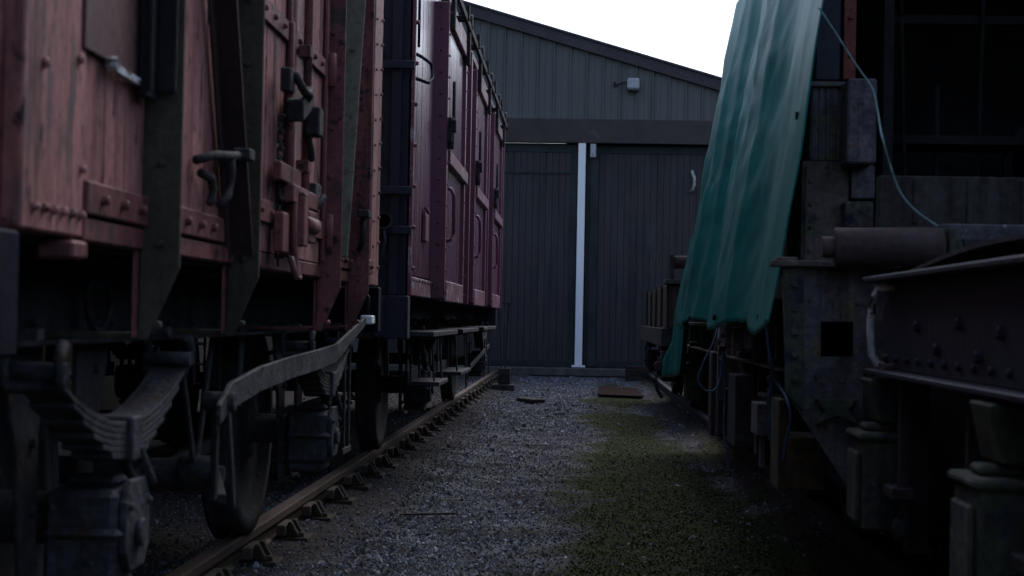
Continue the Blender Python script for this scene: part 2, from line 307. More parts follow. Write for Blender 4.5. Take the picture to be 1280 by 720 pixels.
def make_stones():
    ico = [Vector(v).normalized() for v in ((1, 0, .15), (-.2, 1, 0), (-1, .1, -.1), (.1, -1, .1), (.1, .1, 1), (0, 0, -1), (.7, .7, .3), (-.7, -.6, .3))]
    fi = ((0, 6, 4), (6, 1, 4), (1, 2, 4), (2, 7, 4), (7, 3, 4), (3, 0, 4), (1, 6, 5), (6, 0, 5), (2, 1, 5), (3, 7, 5), (7, 2, 5), (0, 3, 5))
    verts, faces, mi = [], [], []
    n = 0; rnd = random.Random(3)
    while n < 92000:
        y = 6.6 / (1 - rnd.random() * (1 - 6.6 / 31.2)) if rnd.random() < .8 else rnd.uniform(6.6, 31.2)
        x = rnd.uniform(-1.75, 1.9) if rnd.random() < .84 else rnd.uniform(-3.6, -1.5)
        ms = moss(x, y)
        if rnd.random() < ms * 1.4 and rnd.random() > .03: continue
        trail = abs(x - 1.04 + .05 * math.sin(y * 3)) < .10 and 7.8 < y < 13
        clean = -.80 < x < .35 or trail or x < -1.5
        if not trail and x > -1.5 and rnd.random() < soil_and_dark(x, y) * .72: continue
        r = rnd.uniform(.004, .011) * (rnd.uniform(1.5, 2.6) if rnd.random() < .04 else 1)
        if y > 16: r *= 1.35
        e = Euler((rnd.uniform(0, 6), rnd.uniform(0, 6), rnd.uniform(0, 6))).to_matrix()
        sc = (1, rnd.uniform(.6, 1), rnd.uniform(.45, .8))
        b = len(verts); z = gz(x, y) + r * rnd.uniform(-.5, .35)
        for v in ico:
            q = e @ Vector((v.x * sc[0], v.y * sc[1], v.z * sc[2])) * r * rnd.uniform(.8, 1.2)
            verts.append((x + q.x, y + q.y, z + q.z))
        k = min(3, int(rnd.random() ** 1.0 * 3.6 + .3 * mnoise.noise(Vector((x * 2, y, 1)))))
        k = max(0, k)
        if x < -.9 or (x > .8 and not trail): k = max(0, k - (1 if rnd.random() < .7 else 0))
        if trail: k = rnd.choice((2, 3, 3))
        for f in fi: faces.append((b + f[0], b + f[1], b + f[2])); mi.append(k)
        n += 1
    me = bpy.data.meshes.new('gravel'); me.from_pydata(verts, [], faces)
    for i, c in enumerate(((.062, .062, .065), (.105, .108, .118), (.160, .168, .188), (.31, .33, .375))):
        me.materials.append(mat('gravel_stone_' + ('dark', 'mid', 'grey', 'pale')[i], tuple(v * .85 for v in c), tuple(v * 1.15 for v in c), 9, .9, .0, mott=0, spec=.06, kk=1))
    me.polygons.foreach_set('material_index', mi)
    o = bpy.data.objects.new('gravel', me); col.objects.link(o)
    tag(o, 'loose grey gravel chippings scattered along the path', 'gravel', kind='stuff')
make_stones()

def make_moss():
    rnd = random.Random(5); verts, faces = [], []
    n = 0
    while n < 26000:
        y = 6.6 / (1 - rnd.random() * (1 - 6.6 / 30)); x = rnd.uniform(-1.7, 1.7)
        if rnd.random() > moss(x, y): continue
        z = gz(x, y); b = len(verts)
        a = rnd.uniform(0, 6.28); l = rnd.uniform(.003, .011); wd = rnd.uniform(.004, .010)
        dx, dy = math.cos(a), math.sin(a); tx, ty = rnd.uniform(-.01, .01), rnd.uniform(-.01, .01)
        verts += [(x - dx * wd, y - dy * wd, z - .002), (x + dx * wd, y + dy * wd, z - .002), (x + tx, y + ty, z + l)]
        faces.append((b, b + 1, b + 2)); n += 1
    me = bpy.data.meshes.new('moss'); me.from_pydata(verts, [], faces)
    me.materials.append(mat('moss_green', (.012, .015, .006), (.032, .038, .014), 8, .95, 0, spec=.02, kk=1))
    o = bpy.data.objects.new('moss', me); col.objects.link(o)
    tag(o, 'low dark green moss and short grass on the gravel', 'moss', kind='stuff')
make_moss()

# ------------------------------------------------------------------ track
def rail(x, label, m='rail'):
    b = B(); y0, y1 = 1.0, 31.0
    p = [(-.035, .150), (-.030, .155), (.030, .155), (.035, .150), (.035, .115), (.010, .103), (.010, .050), (.033, .040), (.033, .012), (-.033, .012), (-.033, .040), (-.010, .050), (-.010, .103), (-.035, .115)]
    b.prism([(x + u, y0, z - .005) for u, z in p], (0, y1 - y0, 0))
    tag(b.build('rail', m, None), label, 'rail', 'rails of the two tracks')
rail(LT + .755, 'rusty rail nearest the gravel path in front of the red van wheels')
rail(LT - .755, 'rusty rail furthest left, hidden behind the wheels of the red vans')
rail(RT - .755, 'dark rail under the near side of the tarpaulin covered crane', 'iron')
rail(RT + .755, 'dark rail under the far right side of the crane chassis', 'iron')

ORD = ['first', 'second', 'third', 'fourth', 'fifth', 'sixth', 'seventh', 'eighth', 'ninth', 'tenth', 'eleventh', 'twelfth', 'thirteenth', 'fourteenth', 'fifteenth', 'sixteenth', 'seventeenth', 'eighteenth', 'nineteenth', 'twentieth',
       'twenty-first', 'twenty-second', 'twenty-third', 'twenty-fourth', 'twenty-fifth', 'twenty-sixth', 'twenty-seventh', 'twenty-eighth', 'twenty-ninth', 'thirtieth', 'thirty-first', 'thirty-second', 'thirty-third', 'thirty-fourth', 'thirty-fifth', 'thirty-sixth']
def make_sleeper(cx, y):
    t = thing('sleeper', 'x', 'sleeper', (cx, y, 0))
    b = B(); b.box(cx - 1.3, cx + 1.3, y - .127, y + .127, -.1, -.002)
    for v in b.bm.verts: v.co.x += random.uniform(-.01, .01)
    b.build('timber', 'sleeper', t, .008)
    for s in (-1, 1):
        xr = cx + s * .755; c = B()
        c.box(xr - .19, xr + .19, y - .095, y + .095, .002, .045)
        for q in (-1, 1):
            a, e = (.045, .115)
            pts = [(xr + q * .040, 0, .045), (xr + q * .140, 0, .045), (xr + q * .095, 0, .08), (xr + q * .068, 0, .115), (xr + q * .046, 0, .115)] if q == s * -1 else \
                  [(xr + q * .085, 0, .045), (xr + q * .150, 0, .045), (xr + q * .12, 0, .09), (xr + q * .108, 0, .118), (xr + q * .088, 0, .118)]
            for yy in (-.075, .035):
                c.prism([(p[0], y + yy, p[2]) for p in pts], (0, .04, 0))
        for q in (-.15, .15): c.cyl((xr + q, y - .05, .04), (xr + q, y - .05, .068), .016, seg=8)
        ch = c.build('rail_chair', 'chair', t, .004)
        k = B(); k.box(xr + s * .040, xr + s * .084, y - .12, y + .11, .055, .108); k.build('key', 'key', ch, .004)
    return t
def copy_tree(o, parent=None):
    c = o.copy(); col.objects.link(c)
    if parent: c.parent = parent
    for ch in o.children: copy_tree(ch, c)
    return c
for cx, nm, grp, y0, cnt in ((LT, 'under the red vans', 'sleepers under the left track', 5.55, 33),):
    base = make_sleeper(cx, y0); 
    tot = cnt
    for i in range(cnt):
        o = base if i == 0 else copy_tree(base)
        sp = .765 if cx == LT else .765
        o.location = (cx, y0 + i * sp + (random.uniform(-.03, .03) if i else 0), random.uniform(-.008, .006)); o['group'] = grp
        o['label'] = f'weathered timber sleeper {nm}, {ORD[i]} from the camera'

# ------------------------------------------------------------------ running gear
def axle_set(t, cx, ya, sides=(1, -1), zc=.62, wr=.47, pale=True):
    b = B(); b.cyl((cx - 1.05, ya, zc), (cx + 1.05, ya, zc), .065, seg=20)
    for s in (1, -1): b.cyl((cx + s * .70, ya, zc), (cx + s * .62, ya, zc), .11, .08, 20)
    b.build('axle', 'iron', t)
    for s in (1, -1):
        wb = B(); pr = [(0, .09), (.0, .13), (.03, .15), (.035, wr - .09), (.0, wr - .07), (.0, wr + .0), (.075, wr - .003), (.10, wr + .002), (.108, wr + .026), (.125, wr + .028), (.135, wr - .02), (.13, wr - .07), (.09, wr - .09), (.085, .15), (.11, .13), (.11, .09)]
        wb.lathe((cx + s * .80, ya, zc), [(-s * a, r) for a, r in pr], 56)
        wb.build('wheel', 'iron', t)
    for s in sides:
        X = lambda u: cx + s * u
        g = B()   # axle guard plate
        for q in (-1, 1):
            g.prism([(X(.955), ya + q * .13, 1.06), (X(.955), ya + q * .42, 1.06), (X(.955), ya + q * .30, .80), (X(.955), ya + q * .235, .42), (X(.955), ya + q * .15, .42), (X(.955), ya + q * .15, .85), (X(.955), ya + q * .13, .90)], (s * .014, 0, 0))
            for zz in (.5, .66, .82, .98): g.bolt((X(.969), ya + q * .20 if zz < .9 else ya + q * .28, zz), (s, 0, 0), .016, .014)
        g.box(X(.955), X(.972), ya - .235, ya + .235, .395, .418)
        g.build('axle_guard', 'iron', t, .003)
        a = B()
        a.box(X(.975), X(1.15), ya - .125, ya + .125, .48, .700)
        a.box(X(.975), X(1.165), ya - .142, ya + .142, .585, .612)
        a.box(X(.975), X(1.13), ya - .115, ya + .115, .435, .479)
        a.box(X(1.0), X(1.13), ya - .05, ya + .06, .701, .728)
        ax = a.build('axlebox', 'iron_pale' if pale else 'iron', t, .014)
        l = B(); l.prism([(X(1.151), ya + .105 * c, .602 + zz) for c, zz in ((-1, .07), (-1, -.05), (-.6, -.1), (.6, -.1), (1, -.05), (1, .07), (.6, .12), (-.6, .12))], (s * .02, 0, 0))
        l.cyl((X(1.171), ya, .59), (X(1.188), ya, .59), .035, seg=14); l.bolt((X(1.171), ya - .08, .66), (s, 0, 0)); l.bolt((X(1.171), ya + .08, .66), (s, 0, 0))
        l.build('lid', 'iron_pale' if pale else 'iron', ax, .004)
        sp = B()
        for k in range(6):
            h = .535 - k * .075; n = 12
            f = lambda v: .862 + .115 * (v / .535) ** 2 + .0
            top = [(ya + h * (2 * i / n - 1)) for i in range(n + 1)]
            pts = [(X(1.05), yy, f(yy - ya) - k * .0152) for yy in top] + [(X(1.05), yy, f(yy - ya) - k * .0152 - .0142) for yy in reversed(top)]
            sp.prism(pts, (s * .10, 0, 0))
        so = sp.build('leaf_spring', 'iron_pale', t, .002)
        bk = B(); bk.box(X(1.035), X(1.165), ya - .045, ya + .045, .765, .875)
        bk.bar((X(1.155), ya + .03, .80), (X(1.175), ya + .10, .70), .03, .02); bk.bar((X(1.10), ya + .045, .80), (X(1.12), ya + .12, .70), .03, .02)
        bk.build('buckle', 'iron_pale', so, .005)
        for q in (-1, 1):
            sh = B(); ye = ya + q * .54
            sh.tube([(X(1.03), ye, 1.075), (X(1.03), ye + q * .03, 1.03), (X(1.03), ye + q * .03, .99), (X(1.03), ye - q * .0, .965), (X(1.15), ye - q * .0, .965), (X(1.15), ye + q * .03, .99), (X(1.15), ye + q * .03, 1.03), (X(1.15), ye, 1.06)], .014)
            sh.box(X(.96), X(1.10), ye - .022, ye + .022, 1.066, 1.09); sh.cyl((X(1.035), ye, 1.0), (X(1.16), ye, 1.0), .02, seg=12)
            sh.build('shackle', 'iron_pale', so, .004)

def buffers(t, cx, ye, q, m='iron'):
    for s in (1, -1):
        b = B(); x = cx + s * .865; z = 1.19 - .06
        b.cyl((x, ye, z), (x, ye + q * .26, z), .105, .075, 20); b.cyl((x, ye + q * .26, z), (x, ye + q * .42, z), .045, seg=16); b.box(x - .14, x + .14, ye + q * .0, ye + q * .02, z - .14, z + .14)
        bo = b.build('buffer', m, t, .004)
        h = B(); h.cyl((x, ye + q * .42, z), (x, ye + q * .455, z), .165, .15, 28); h.build('buffer_head', m, bo, .004)
    h = B(); h.tube([(cx, ye, 1.12), (cx, ye + q * .1, 1.12), (cx, ye + q * .14, 1.10), (cx, ye + q * .14, 1.04), (cx, ye + q * .09, 1.03)], .022); 
    for k in range(3): h.tube([(cx - .03, ye + q * .13, 1.06 - k * .12), (cx - .03, ye + q * .13, .94 - k * .12), (cx + .03, ye + q * .13, .94 - k * .12), (cx + .03, ye + q * .13, 1.06 - k * .12), (cx - .03, ye + q * .13, 1.06 - k * .12)], .012)
    h.build('coupling', 'iron', t)

# ------------------------------------------------------------------ red goods van (near left)
def planks_side(b, xf, y0, y1, z0, z1, pitch, s, gap=.006, dep=.012, jit=.002, rnd=random.Random(11)):
    """vertical boards, each its own slightly proud face with a V joint"""
    y = y0
    while y < y1 - .01:
        e = min(y + pitch, y1); j = rnd.uniform(-jit, jit)
        b.prism([(xf + s * (j - .02), y, z0), (xf + s * (j - dep), y, z0), (xf + s * j, y + gap, z0), (xf + s * j, e - gap, z0), (xf + s * (j - dep), e, z0), (xf + s * (j - .02), e, z0)], (0, 0, z1 - z0))
        y = e
def goods_van():
    y0, y1 = 2.88, 8.10; ym = 5.45; cx = LT
    t = thing('goods_van', 'faded pinkish red wooden goods van at near left with long brake lever', 'goods van', (cx, ym, .15), 'old red railway vans standing on the left track')
    ZB, ZT = 1.275, 3.46
    for s in (1, -1):
        X = lambda u: cx + s * u
        b = B(); planks_side(b, X(1.215), y0 + .36, y1 - .30, ZB + .06, ZT, .155, s)
        b.box(X(1.14), X(1.19), y0 + .02, y1 - .02, ZB + .03, ZT); b.build('side_wall', 'red', t)
        b = B(); b.box(X(1.18), X(1.222), y0 - .004, y0 + .36, ZB + .005, ZT); 
        for k in range(6): b.bolt((X(1.222), y0 + .06 + k * .055, ZB + .05), (s, 0, 0), .013, .014)
        b.bolt((X(1.222), y0 + .10, 1.60), (s, 0, 0), .014, .012); b.bolt((X(1.222), y0 + .31, 1.64), (s, 0, 0), .014, .012); b.bolt((X(1.222), y0 + .34, 1.42), (s, 0, 0), .012, .012)
        b.build('corner_plate', 'red', t, .006)
        b = B(); b.box(X(1.18), X(1.222), y1 - .30, y1 + .004, ZB + .005, ZT)
        for k in range(18): b.bolt((X(1.222), y1 - .05, ZB + .1 + k * .125), (s, 0, 0), .011, .012); b.bolt((X(1.222), y1 - .25, ZB + .07 + k * .125), (s, 0, 0), .009, .01)
        b.build('corner_plate', 'red', t, .006)
        # curb strips and bottom rail
        b = B(); 
        for a, e in ((y0 + .362, ym - .93), (ym + .87, y1 - .302)):
            b.box(X(1.19), X(1.232), a, e, ZB + .055, ZB + .125)
            y = a + .1
            while y < e - .05: b.bolt((X(1.232), y, ZB + .09), (s, 0, 0), .014, .016); y += .145
            b.box(X(1.17), X(1.224), a, e, ZB, ZB + .048)
        b.box(X(1.17), X(1.236), ym - .92, ym + .86, ZB, ZB + .05)
        b.box(X(1.14), X(1.21), y0 + .01, y1 - .01, ZB + .004, ZB + .03)
        b.build('bottom_rail', 'red_iron', t, .004)
        # stanchions (angle iron standing out from the side, gusset down to the solebar)
        for yy, mm in ((3.70, 'moss_iron'), (4.63, 'moss_iron'), (6.24, 'red_iron'), (7.08, 'red_iron')):
            b = B(); b.prism([(X(1.225), yy, ZT), (X(1.308), yy, ZT), (X(1.308), yy, 1.235), (X(1.235), yy, 1.065), (X(1.215), yy, 1.065), (X(1.215), yy, 1.27)], (0, .012, 0))
            b.box(X(.96), X(1.214), yy + .004, yy + .06, 1.066, 1.082)
            for k in range(13): b.bolt((X(1.262), yy, 1.10 + k * .19), (0, -1, 0), .011, .01)
            w_ = b.build('stanchion', mm, t, .002)
            f = B(); f.box(X(1.226), X(1.238), yy + .013, yy + .085, ZB - .0, ZT); f.box(X(1.21), X(1.2135), yy - .045, yy - .001, 1.07, ZT)
            for k in range(16): f.bolt((X(1.238), yy + .05, 1.33 + k * .14), (s, 0, 0), .010, .01)
            f.build('flange', 'red_iron', w_, .002)
        # diagonals
        for (ya, za, yb, zb, mm) in ((4.60, 1.30, 3.69, 3.42, 'dark_red'), (6.32, 1.36, 7.02, 3.42, 'green_iron')):
            b = B(); b.bar((X(1.272), ya, za), (X(1.272), yb, zb), .012, .0, (0, 0, 1)) if 0 else None
            d = Vector((0, yb - ya, zb - za)).normalized(); n = Vector((0, -d.z, d.y)) * .006
            P0 = Vector((X(1.228), ya, za)); P1 = Vector((X(1.228), yb, zb))
            b.prism([P0 - n, P0 + n, P1 + n, P1 - n], (s * (.07 if mm == 'dark_red' else .095), 0, 0))
            n2 = n.normalized() * .05
            b.prism([P0 + n, P0 + n + n2, P1 + n + n2, P1 + n], (s * .010, 0, 0))
            b.build('diagonal_brace', mm, t, .002)
        # label board
        b = B(); b.box(X(1.2225), X(1.230), y0 + .325, y0 + .80, 1.665, 2.02); lb = b.build('label_board', 'label', t, .003)
        b = B(); b.bar((X(1.236), y0 + .50, 1.655), (X(1.236), y0 + .80, 1.648), .012, .016); b.bolt((X(1.23), y0 + .49, 1.66), (s, 0, 0), .018, .02)
        b.build('frame', 'chipped_white', lb)
        b = B(); b.box(X(1.235), X(1.255), 3.58, 3.665, 1.62, 2.1); b.box(X(1.256), X(1.30), 3.66, 3.675, 1.64, 2.1); b.box(X(1.256), X(1.268), 3.57, 3.582, 1.63, 2.1); b.build('label_clip', 'black', t, .003)
        # doors: two leaves proud of the side, hinge straps, bars
        da, db = ym - .80, ym + .74; dm = (da + db) / 2
        for a, e in ((da, dm - .006), (dm + .006, db)):
            b = B(); planks_side(b, X(1.236), a, e, ZB + .055, ZT - .08, .128, s, .008)
            b.box(X(1.19), X(1.212), a, e, ZB + .055, ZT - .08)
            dr = b.build('door', 'red', t)
            near = a == da
            for zz in (1.42, 2.05, 2.85, 3.25):
                h = B(); h.box(X(1.240), X(1.250), a + (.0 if near else .05), e - (.05 if near else 0), zz, zz + .07)
                yy = a if near else e
                h.cyl((X(1.262), yy, zz - .03), (X(1.262), yy, zz + .1), .02, seg=10)
                for k in range(4): h.bolt((X(1.25), a + .12 + k * .16, zz + .035), (s, 0, 0), .012, .012)
                h.build('hinge_strap', 'red_iron', dr, .003)
            for p0, p1 in ((a + .004, a + .05), (e - .05, e - .004)):
                h = B(); h.box(X(1.240), X(1.2535), p0, p1, ZB + .06, ZT - .09); h.build('edge_strip', 'red_iron', dr, .003)
        b = B()  # locking bar and hasps down the middle
        b.cyl((X(1.285), dm + .10, 1.38), (X(1.285), dm + .10, 3.2), .016, seg=12); b.cyl((X(1.275), dm - .16, 1.5), (X(1.275), dm - .16, 2.1), .011, seg=8)
        for zz in (1.45, 1.62, 2.02, 2.25, 2.9): b.box(X(1.255), X(1.30), dm + .07, dm + .13, zz, zz + .045)
        b.box(X(1.256), X(1.30), dm - .20, dm + .34, 1.50, 1.56); b.box(X(1.258), X(1.285), dm - .35, dm + .02, 1.56, 1.62)
        b.box(X(1.256), X(1.32), dm - .10, dm - .02, 1.36, 1.54); b.box(X(1.256), X(1.31), dm + .06, dm + .20, 1.38, 1.49)
        b.box(X(1.258), X(1.29), dm - .32, dm - .22, 1.33, 1.46); b.cyl((X(1.30), dm - .02, 1.44), (X(1.30), dm + .2, 1.44), .03, seg=12)
        b.tube([(X(1.29), dm - .18, 1.32), (X(1.31), dm - .18, 1.25), (X(1.31), dm - .12, 1.25), (X(1.29), dm - .12, 1.34), (X(1.29), dm - .14, 1.52)], .012)
        b.build('locking_bar', 'red_iron', t, .004)
        b = B(); b.box(X(1.265), X(1.325), dm - .20, dm + .02, 1.80, 1.875, (0.35 * 1, 0, 0)); b.box(X(1.30), X(1.35), dm - .02, dm + .07, 1.74, 1.84); b.box(X(1.265), X(1.30), dm - .3, dm - .22, 1.85, 1.93); b.tube([(X(1.30), dm - .24, 1.92), (X(1.33), dm - .2, 1.86), (X(1.33), dm - .1, 1.87), (X(1.30), dm - .06, 1.83)], .014); b.tube([(X(1.30), dm + .03, 1.75), (X(1.31), dm + .06, 1.70), (X(1.31), dm + .08, 1.66)], .012)
        b.build('door_hasp', 'iron', t, .006)
        b = B(); z = 1.78; k = 0
        while z > 1.30:
            yy = dm - .24; 
            if k % 2: b.tube([(X(1.262), yy - .01, z), (X(1.262), yy + .01, z), (X(1.262), yy + .01, z - .035), (X(1.262), yy - .01, z - .035), (X(1.262), yy - .01, z)], .0045, 5)
            else: b.tube([(X(1.252), yy, z), (X(1.272), yy, z), (X(1.272), yy, z - .035), (X(1.252), yy, z - .035), (X(1.252), yy, z)], .0045, 5)
            z -= .027; k += 1
        b.build('chain', 'iron', t)
        b = B(); b.tube([(X(1.262), dm + .30, 1.50), (X(1.30), dm + .30, 1.52), (X(1.315), dm + .33, 1.56)], .013); b.box(X(1.258), X(1.30), dm + .24, dm + .36, 1.555, 1.60); b.build('latch_pin', 'iron_pale', t, .004)
        # door catches either side
        for q, yc in ((1, 4.33), (-1, 7.05)):
            b = B(); b.tube([(X(1.228), yc - q * .18, 1.53), (X(1.27), yc - q * .12, 1.55), (X(1.285), yc - .0, 1.56), (X(1.30), yc + q * .10, 1.57)], .013); b.box(X(1.275), X(1.325), yc + q * .06, yc + q * .13, 1.557, 1.59)
            b.tube([(X(1.285), yc, 1.56), (X(1.285), yc + q * .02, 1.50), (X(1.28), yc + q * .0, 1.45), (X(1.26), yc - q * .03, 1.42)], .012); b.tube([(X(1.24), yc - q * .16, 1.50), (X(1.255), yc - q * .10, 1.49), (X(1.255), yc - q * .07, 1.46), (X(1.25), yc - q * .09, 1.42)], .013)
            b.build('door_catch', 'iron', t, .004)
        # small lamp bracket under corner
        b = B(); b.box(X(1.16), X(1.235), y0 + .26, y0 + .36, 1.235, 1.272); b.build('bracket', 'red_iron', t, .006)
        # solebar channel
        b = B(); b.box(X(.945), X(.96), y0 + .02, y1 - .02, 1.06, ZB - .004); b.box(X(.96), X(1.03), y0 + .02, y1 - .02, 1.048, 1.062); b.box(X(.96), X(1.03), y0 + .02, y1 - .02, 1.25, ZB - .004)
        k = y0 + .2
        while k < y1 - .1: b.bolt((X(.96), k, 1.10), (s, 0, 0), .014, .016); b.bolt((X(.96), k + .06, 1.20), (s, 0, 0), .014, .016); k += .31
        b.build('solebar', 'iron', t, .003)
        b = B(); b.tube([(X(1.0), 4.10 + .10 * math.cos(a / 16 * 6.2832), 1.155 + .075 * math.sin(a / 16 * 6.2832)) for a in range(17)], .009); b.box(X(.961), X(1.0), 4.05, 4.15, 1.19, 1.24); b.build('tie_ring', 'iron_pale', t)
        # V hanger
        b = B(); b.bar((X(.93), 5.20, 1.07), (X(.93), 5.47, .60), .035, .014, (1, 0, 0)); b.bar((X(.93), 5.72, 1.07), (X(.93), 5.50, .60), .035, .014, (1, 0, 0)); b.cyl((X(.88), 5.49, .575), (X(1.0), 5.49, .575), .062, seg=18); b.bar((X(.97), 6.02, 1.07), (X(.97), 5.98, .78), .06, .012, (1, 0, 0))
        b.build('v_hanger', 'iron_pale', t, .003)
        # brake lever
        b = B(); Lx = X(1.165); pts = [(4.74, .825), (4.90, .875), (5.35, .91), (5.9, .93), (6.6, .945), (7.05, .962), (7.50, 1.03), (7.98, 1.10)]
        hh = [.03, .042, .042, .042, .042, .04, .03, .022]
        b.prism([(Lx, y, z + h) for (y, z), h in zip(pts, hh)] + [(Lx, y, z - h) for (y, z), h in reversed(list(zip(pts, hh)))], (s * .016, 0, 0))
        lv = b.build('brake_lever', 'lever', t, .003)
        b = B(); b.box(X(1.15), X(1.21), 7.99, 8.12, 1.085, 1.13); b.build('grip', 'white' if s == 1 else 'iron', lv, .006)
        b = B(); b.cyl((X(1.10), 4.86, .86), (X(1.2), 4.86, .86), .03, seg=14); b.bar((X(1.14), 4.86, .86), (X(1.12), 4.94, .55), .018, .04, (0, 1, 0)); b.bar((X(1.17), 4.88, .86), (X(1.17), 5.0, .52), .014, .03, (0, 1, 0)); b.bar((X(1.14), 4.96, .55), (X(1.0), 5.49, .575), .03, .03)
        b.build('link', 'iron', lv, .003)
        b = B()
        for yy in (7.70, 7.86): b.bar((X(1.12), yy, 1.20), (X(1.12), yy, .46), .028, .012, (1, 0, 0))
        b.tube([(X(1.12), 7.86, 1.18), (X(1.14), 7.86, 1.23), (X(1.18), 7.84, 1.25), (X(1.21), 7.82, 1.22), (X(1.21), 7.82, 1.14)], .011); b.bar((X(1.12), 7.66, .47), (X(1.12), 7.92, .47), .03, .014, (1, 0, 0)); b.box(X(.96), X(1.13), 7.73, 7.83, 1.06, 1.09)
        b.build('lever_guide', 'iron', t, .003)
        # push rods and brake blocks
        for q, yw in ((1, 3.90), (-1, 7.10)):
            b = B(); yb_ = yw + q * .52; b.prism([(X(.72), yw + q * .475 * math.cos(a), .62 + .475 * math.sin(a)) for a in (-.4, -.2, 0, .2, .4)] + [(X(.72), yw + q * .535 * math.cos(a), .62 + .535 * math.sin(a)) for a in (.4, .2, 0, -.2, -.4)], (s * .08, 0, 0))
            b.bar((X(.76), yb_ + q * .02, .62), (X(.76), yb_ + q * .06, 1.12), .03, .05); b.bar((X(.76), yb_, .60), (X(.80), 5.49 - q * .08, .58), .03, .05)
            b.build('brake_block', 'iron', t, .003)
    for q, ye in ((-1, y0), (1, y1)):
        b = B(); b.box(cx - 1.178, cx + 1.178, ye, ye + q * -.05, ZB, ZT)
        for u in (-.75, -.25, .25, .75): b.box(cx + u - .05, cx + u + .05, ye, ye + q * .05, ZB, ZT)
        b.prism([(cx - 1.225, ye, ZT)] + [(cx + 1.225 * math.sin(a), ye, ZT + .32 * math.cos(a)) for a in [R(-90 + 12 * k) for k in range(1, 15)]] + [(cx + 1.225, ye, ZT)], (0, -q * .05, 0))
        b.build('end_wall', 'red', t, .004)
        b = B(); b.box(cx - 1.225, cx + 1.225, ye + q * .012, ye + q * .13 - q * .005 if q > 0 else ye - .13, 1.045, ZB); b.build('headstock', 'headstock', t, .006)
        buffers(t, cx, ye + q * .13, q)
    b = B(); b.box(cx - 1.13, cx + 1.13, y0 + .05, y1 - .05, ZB - .0, ZB + .05)
    for yy in (3.4, 4.4, 5.0, 6.1, 6.6, 7.6): b.box(cx - .94, cx + .94, yy - .04, yy + .04, 1.08, ZB - .006)
    b.build('floor', 'iron', t)
    b = B(); prof = [(cx + 1.27 * math.sin(a), ZT + .005 + .34 * math.cos(a)) for a in [R(-90 + 9 * k) for k in range(21)]]
    b.prism([(x, y0 - .04, z) for x, z in prof] + [(cx + (x - cx) * .97, y0 - .04, ZT - .012 + (z - ZT) * .95) for x, z in reversed(prof)], (0, y1 - y0 + .08, 0)); b.build('roof', 'roof', t)
    b = B(); b.cyl((cx - 1.03, 5.49, .575), (cx + 1.03, 5.49, .575), .028, seg=12); b.cyl((cx + .3, 5.49, .575), (cx + .92, 5.49, .575), .05, seg=14); b.build('brake_shaft', 'iron', t)
    for ya in (3.90, 7.10): axle_set(t, cx, ya)
    return t
red_van = goods_van()

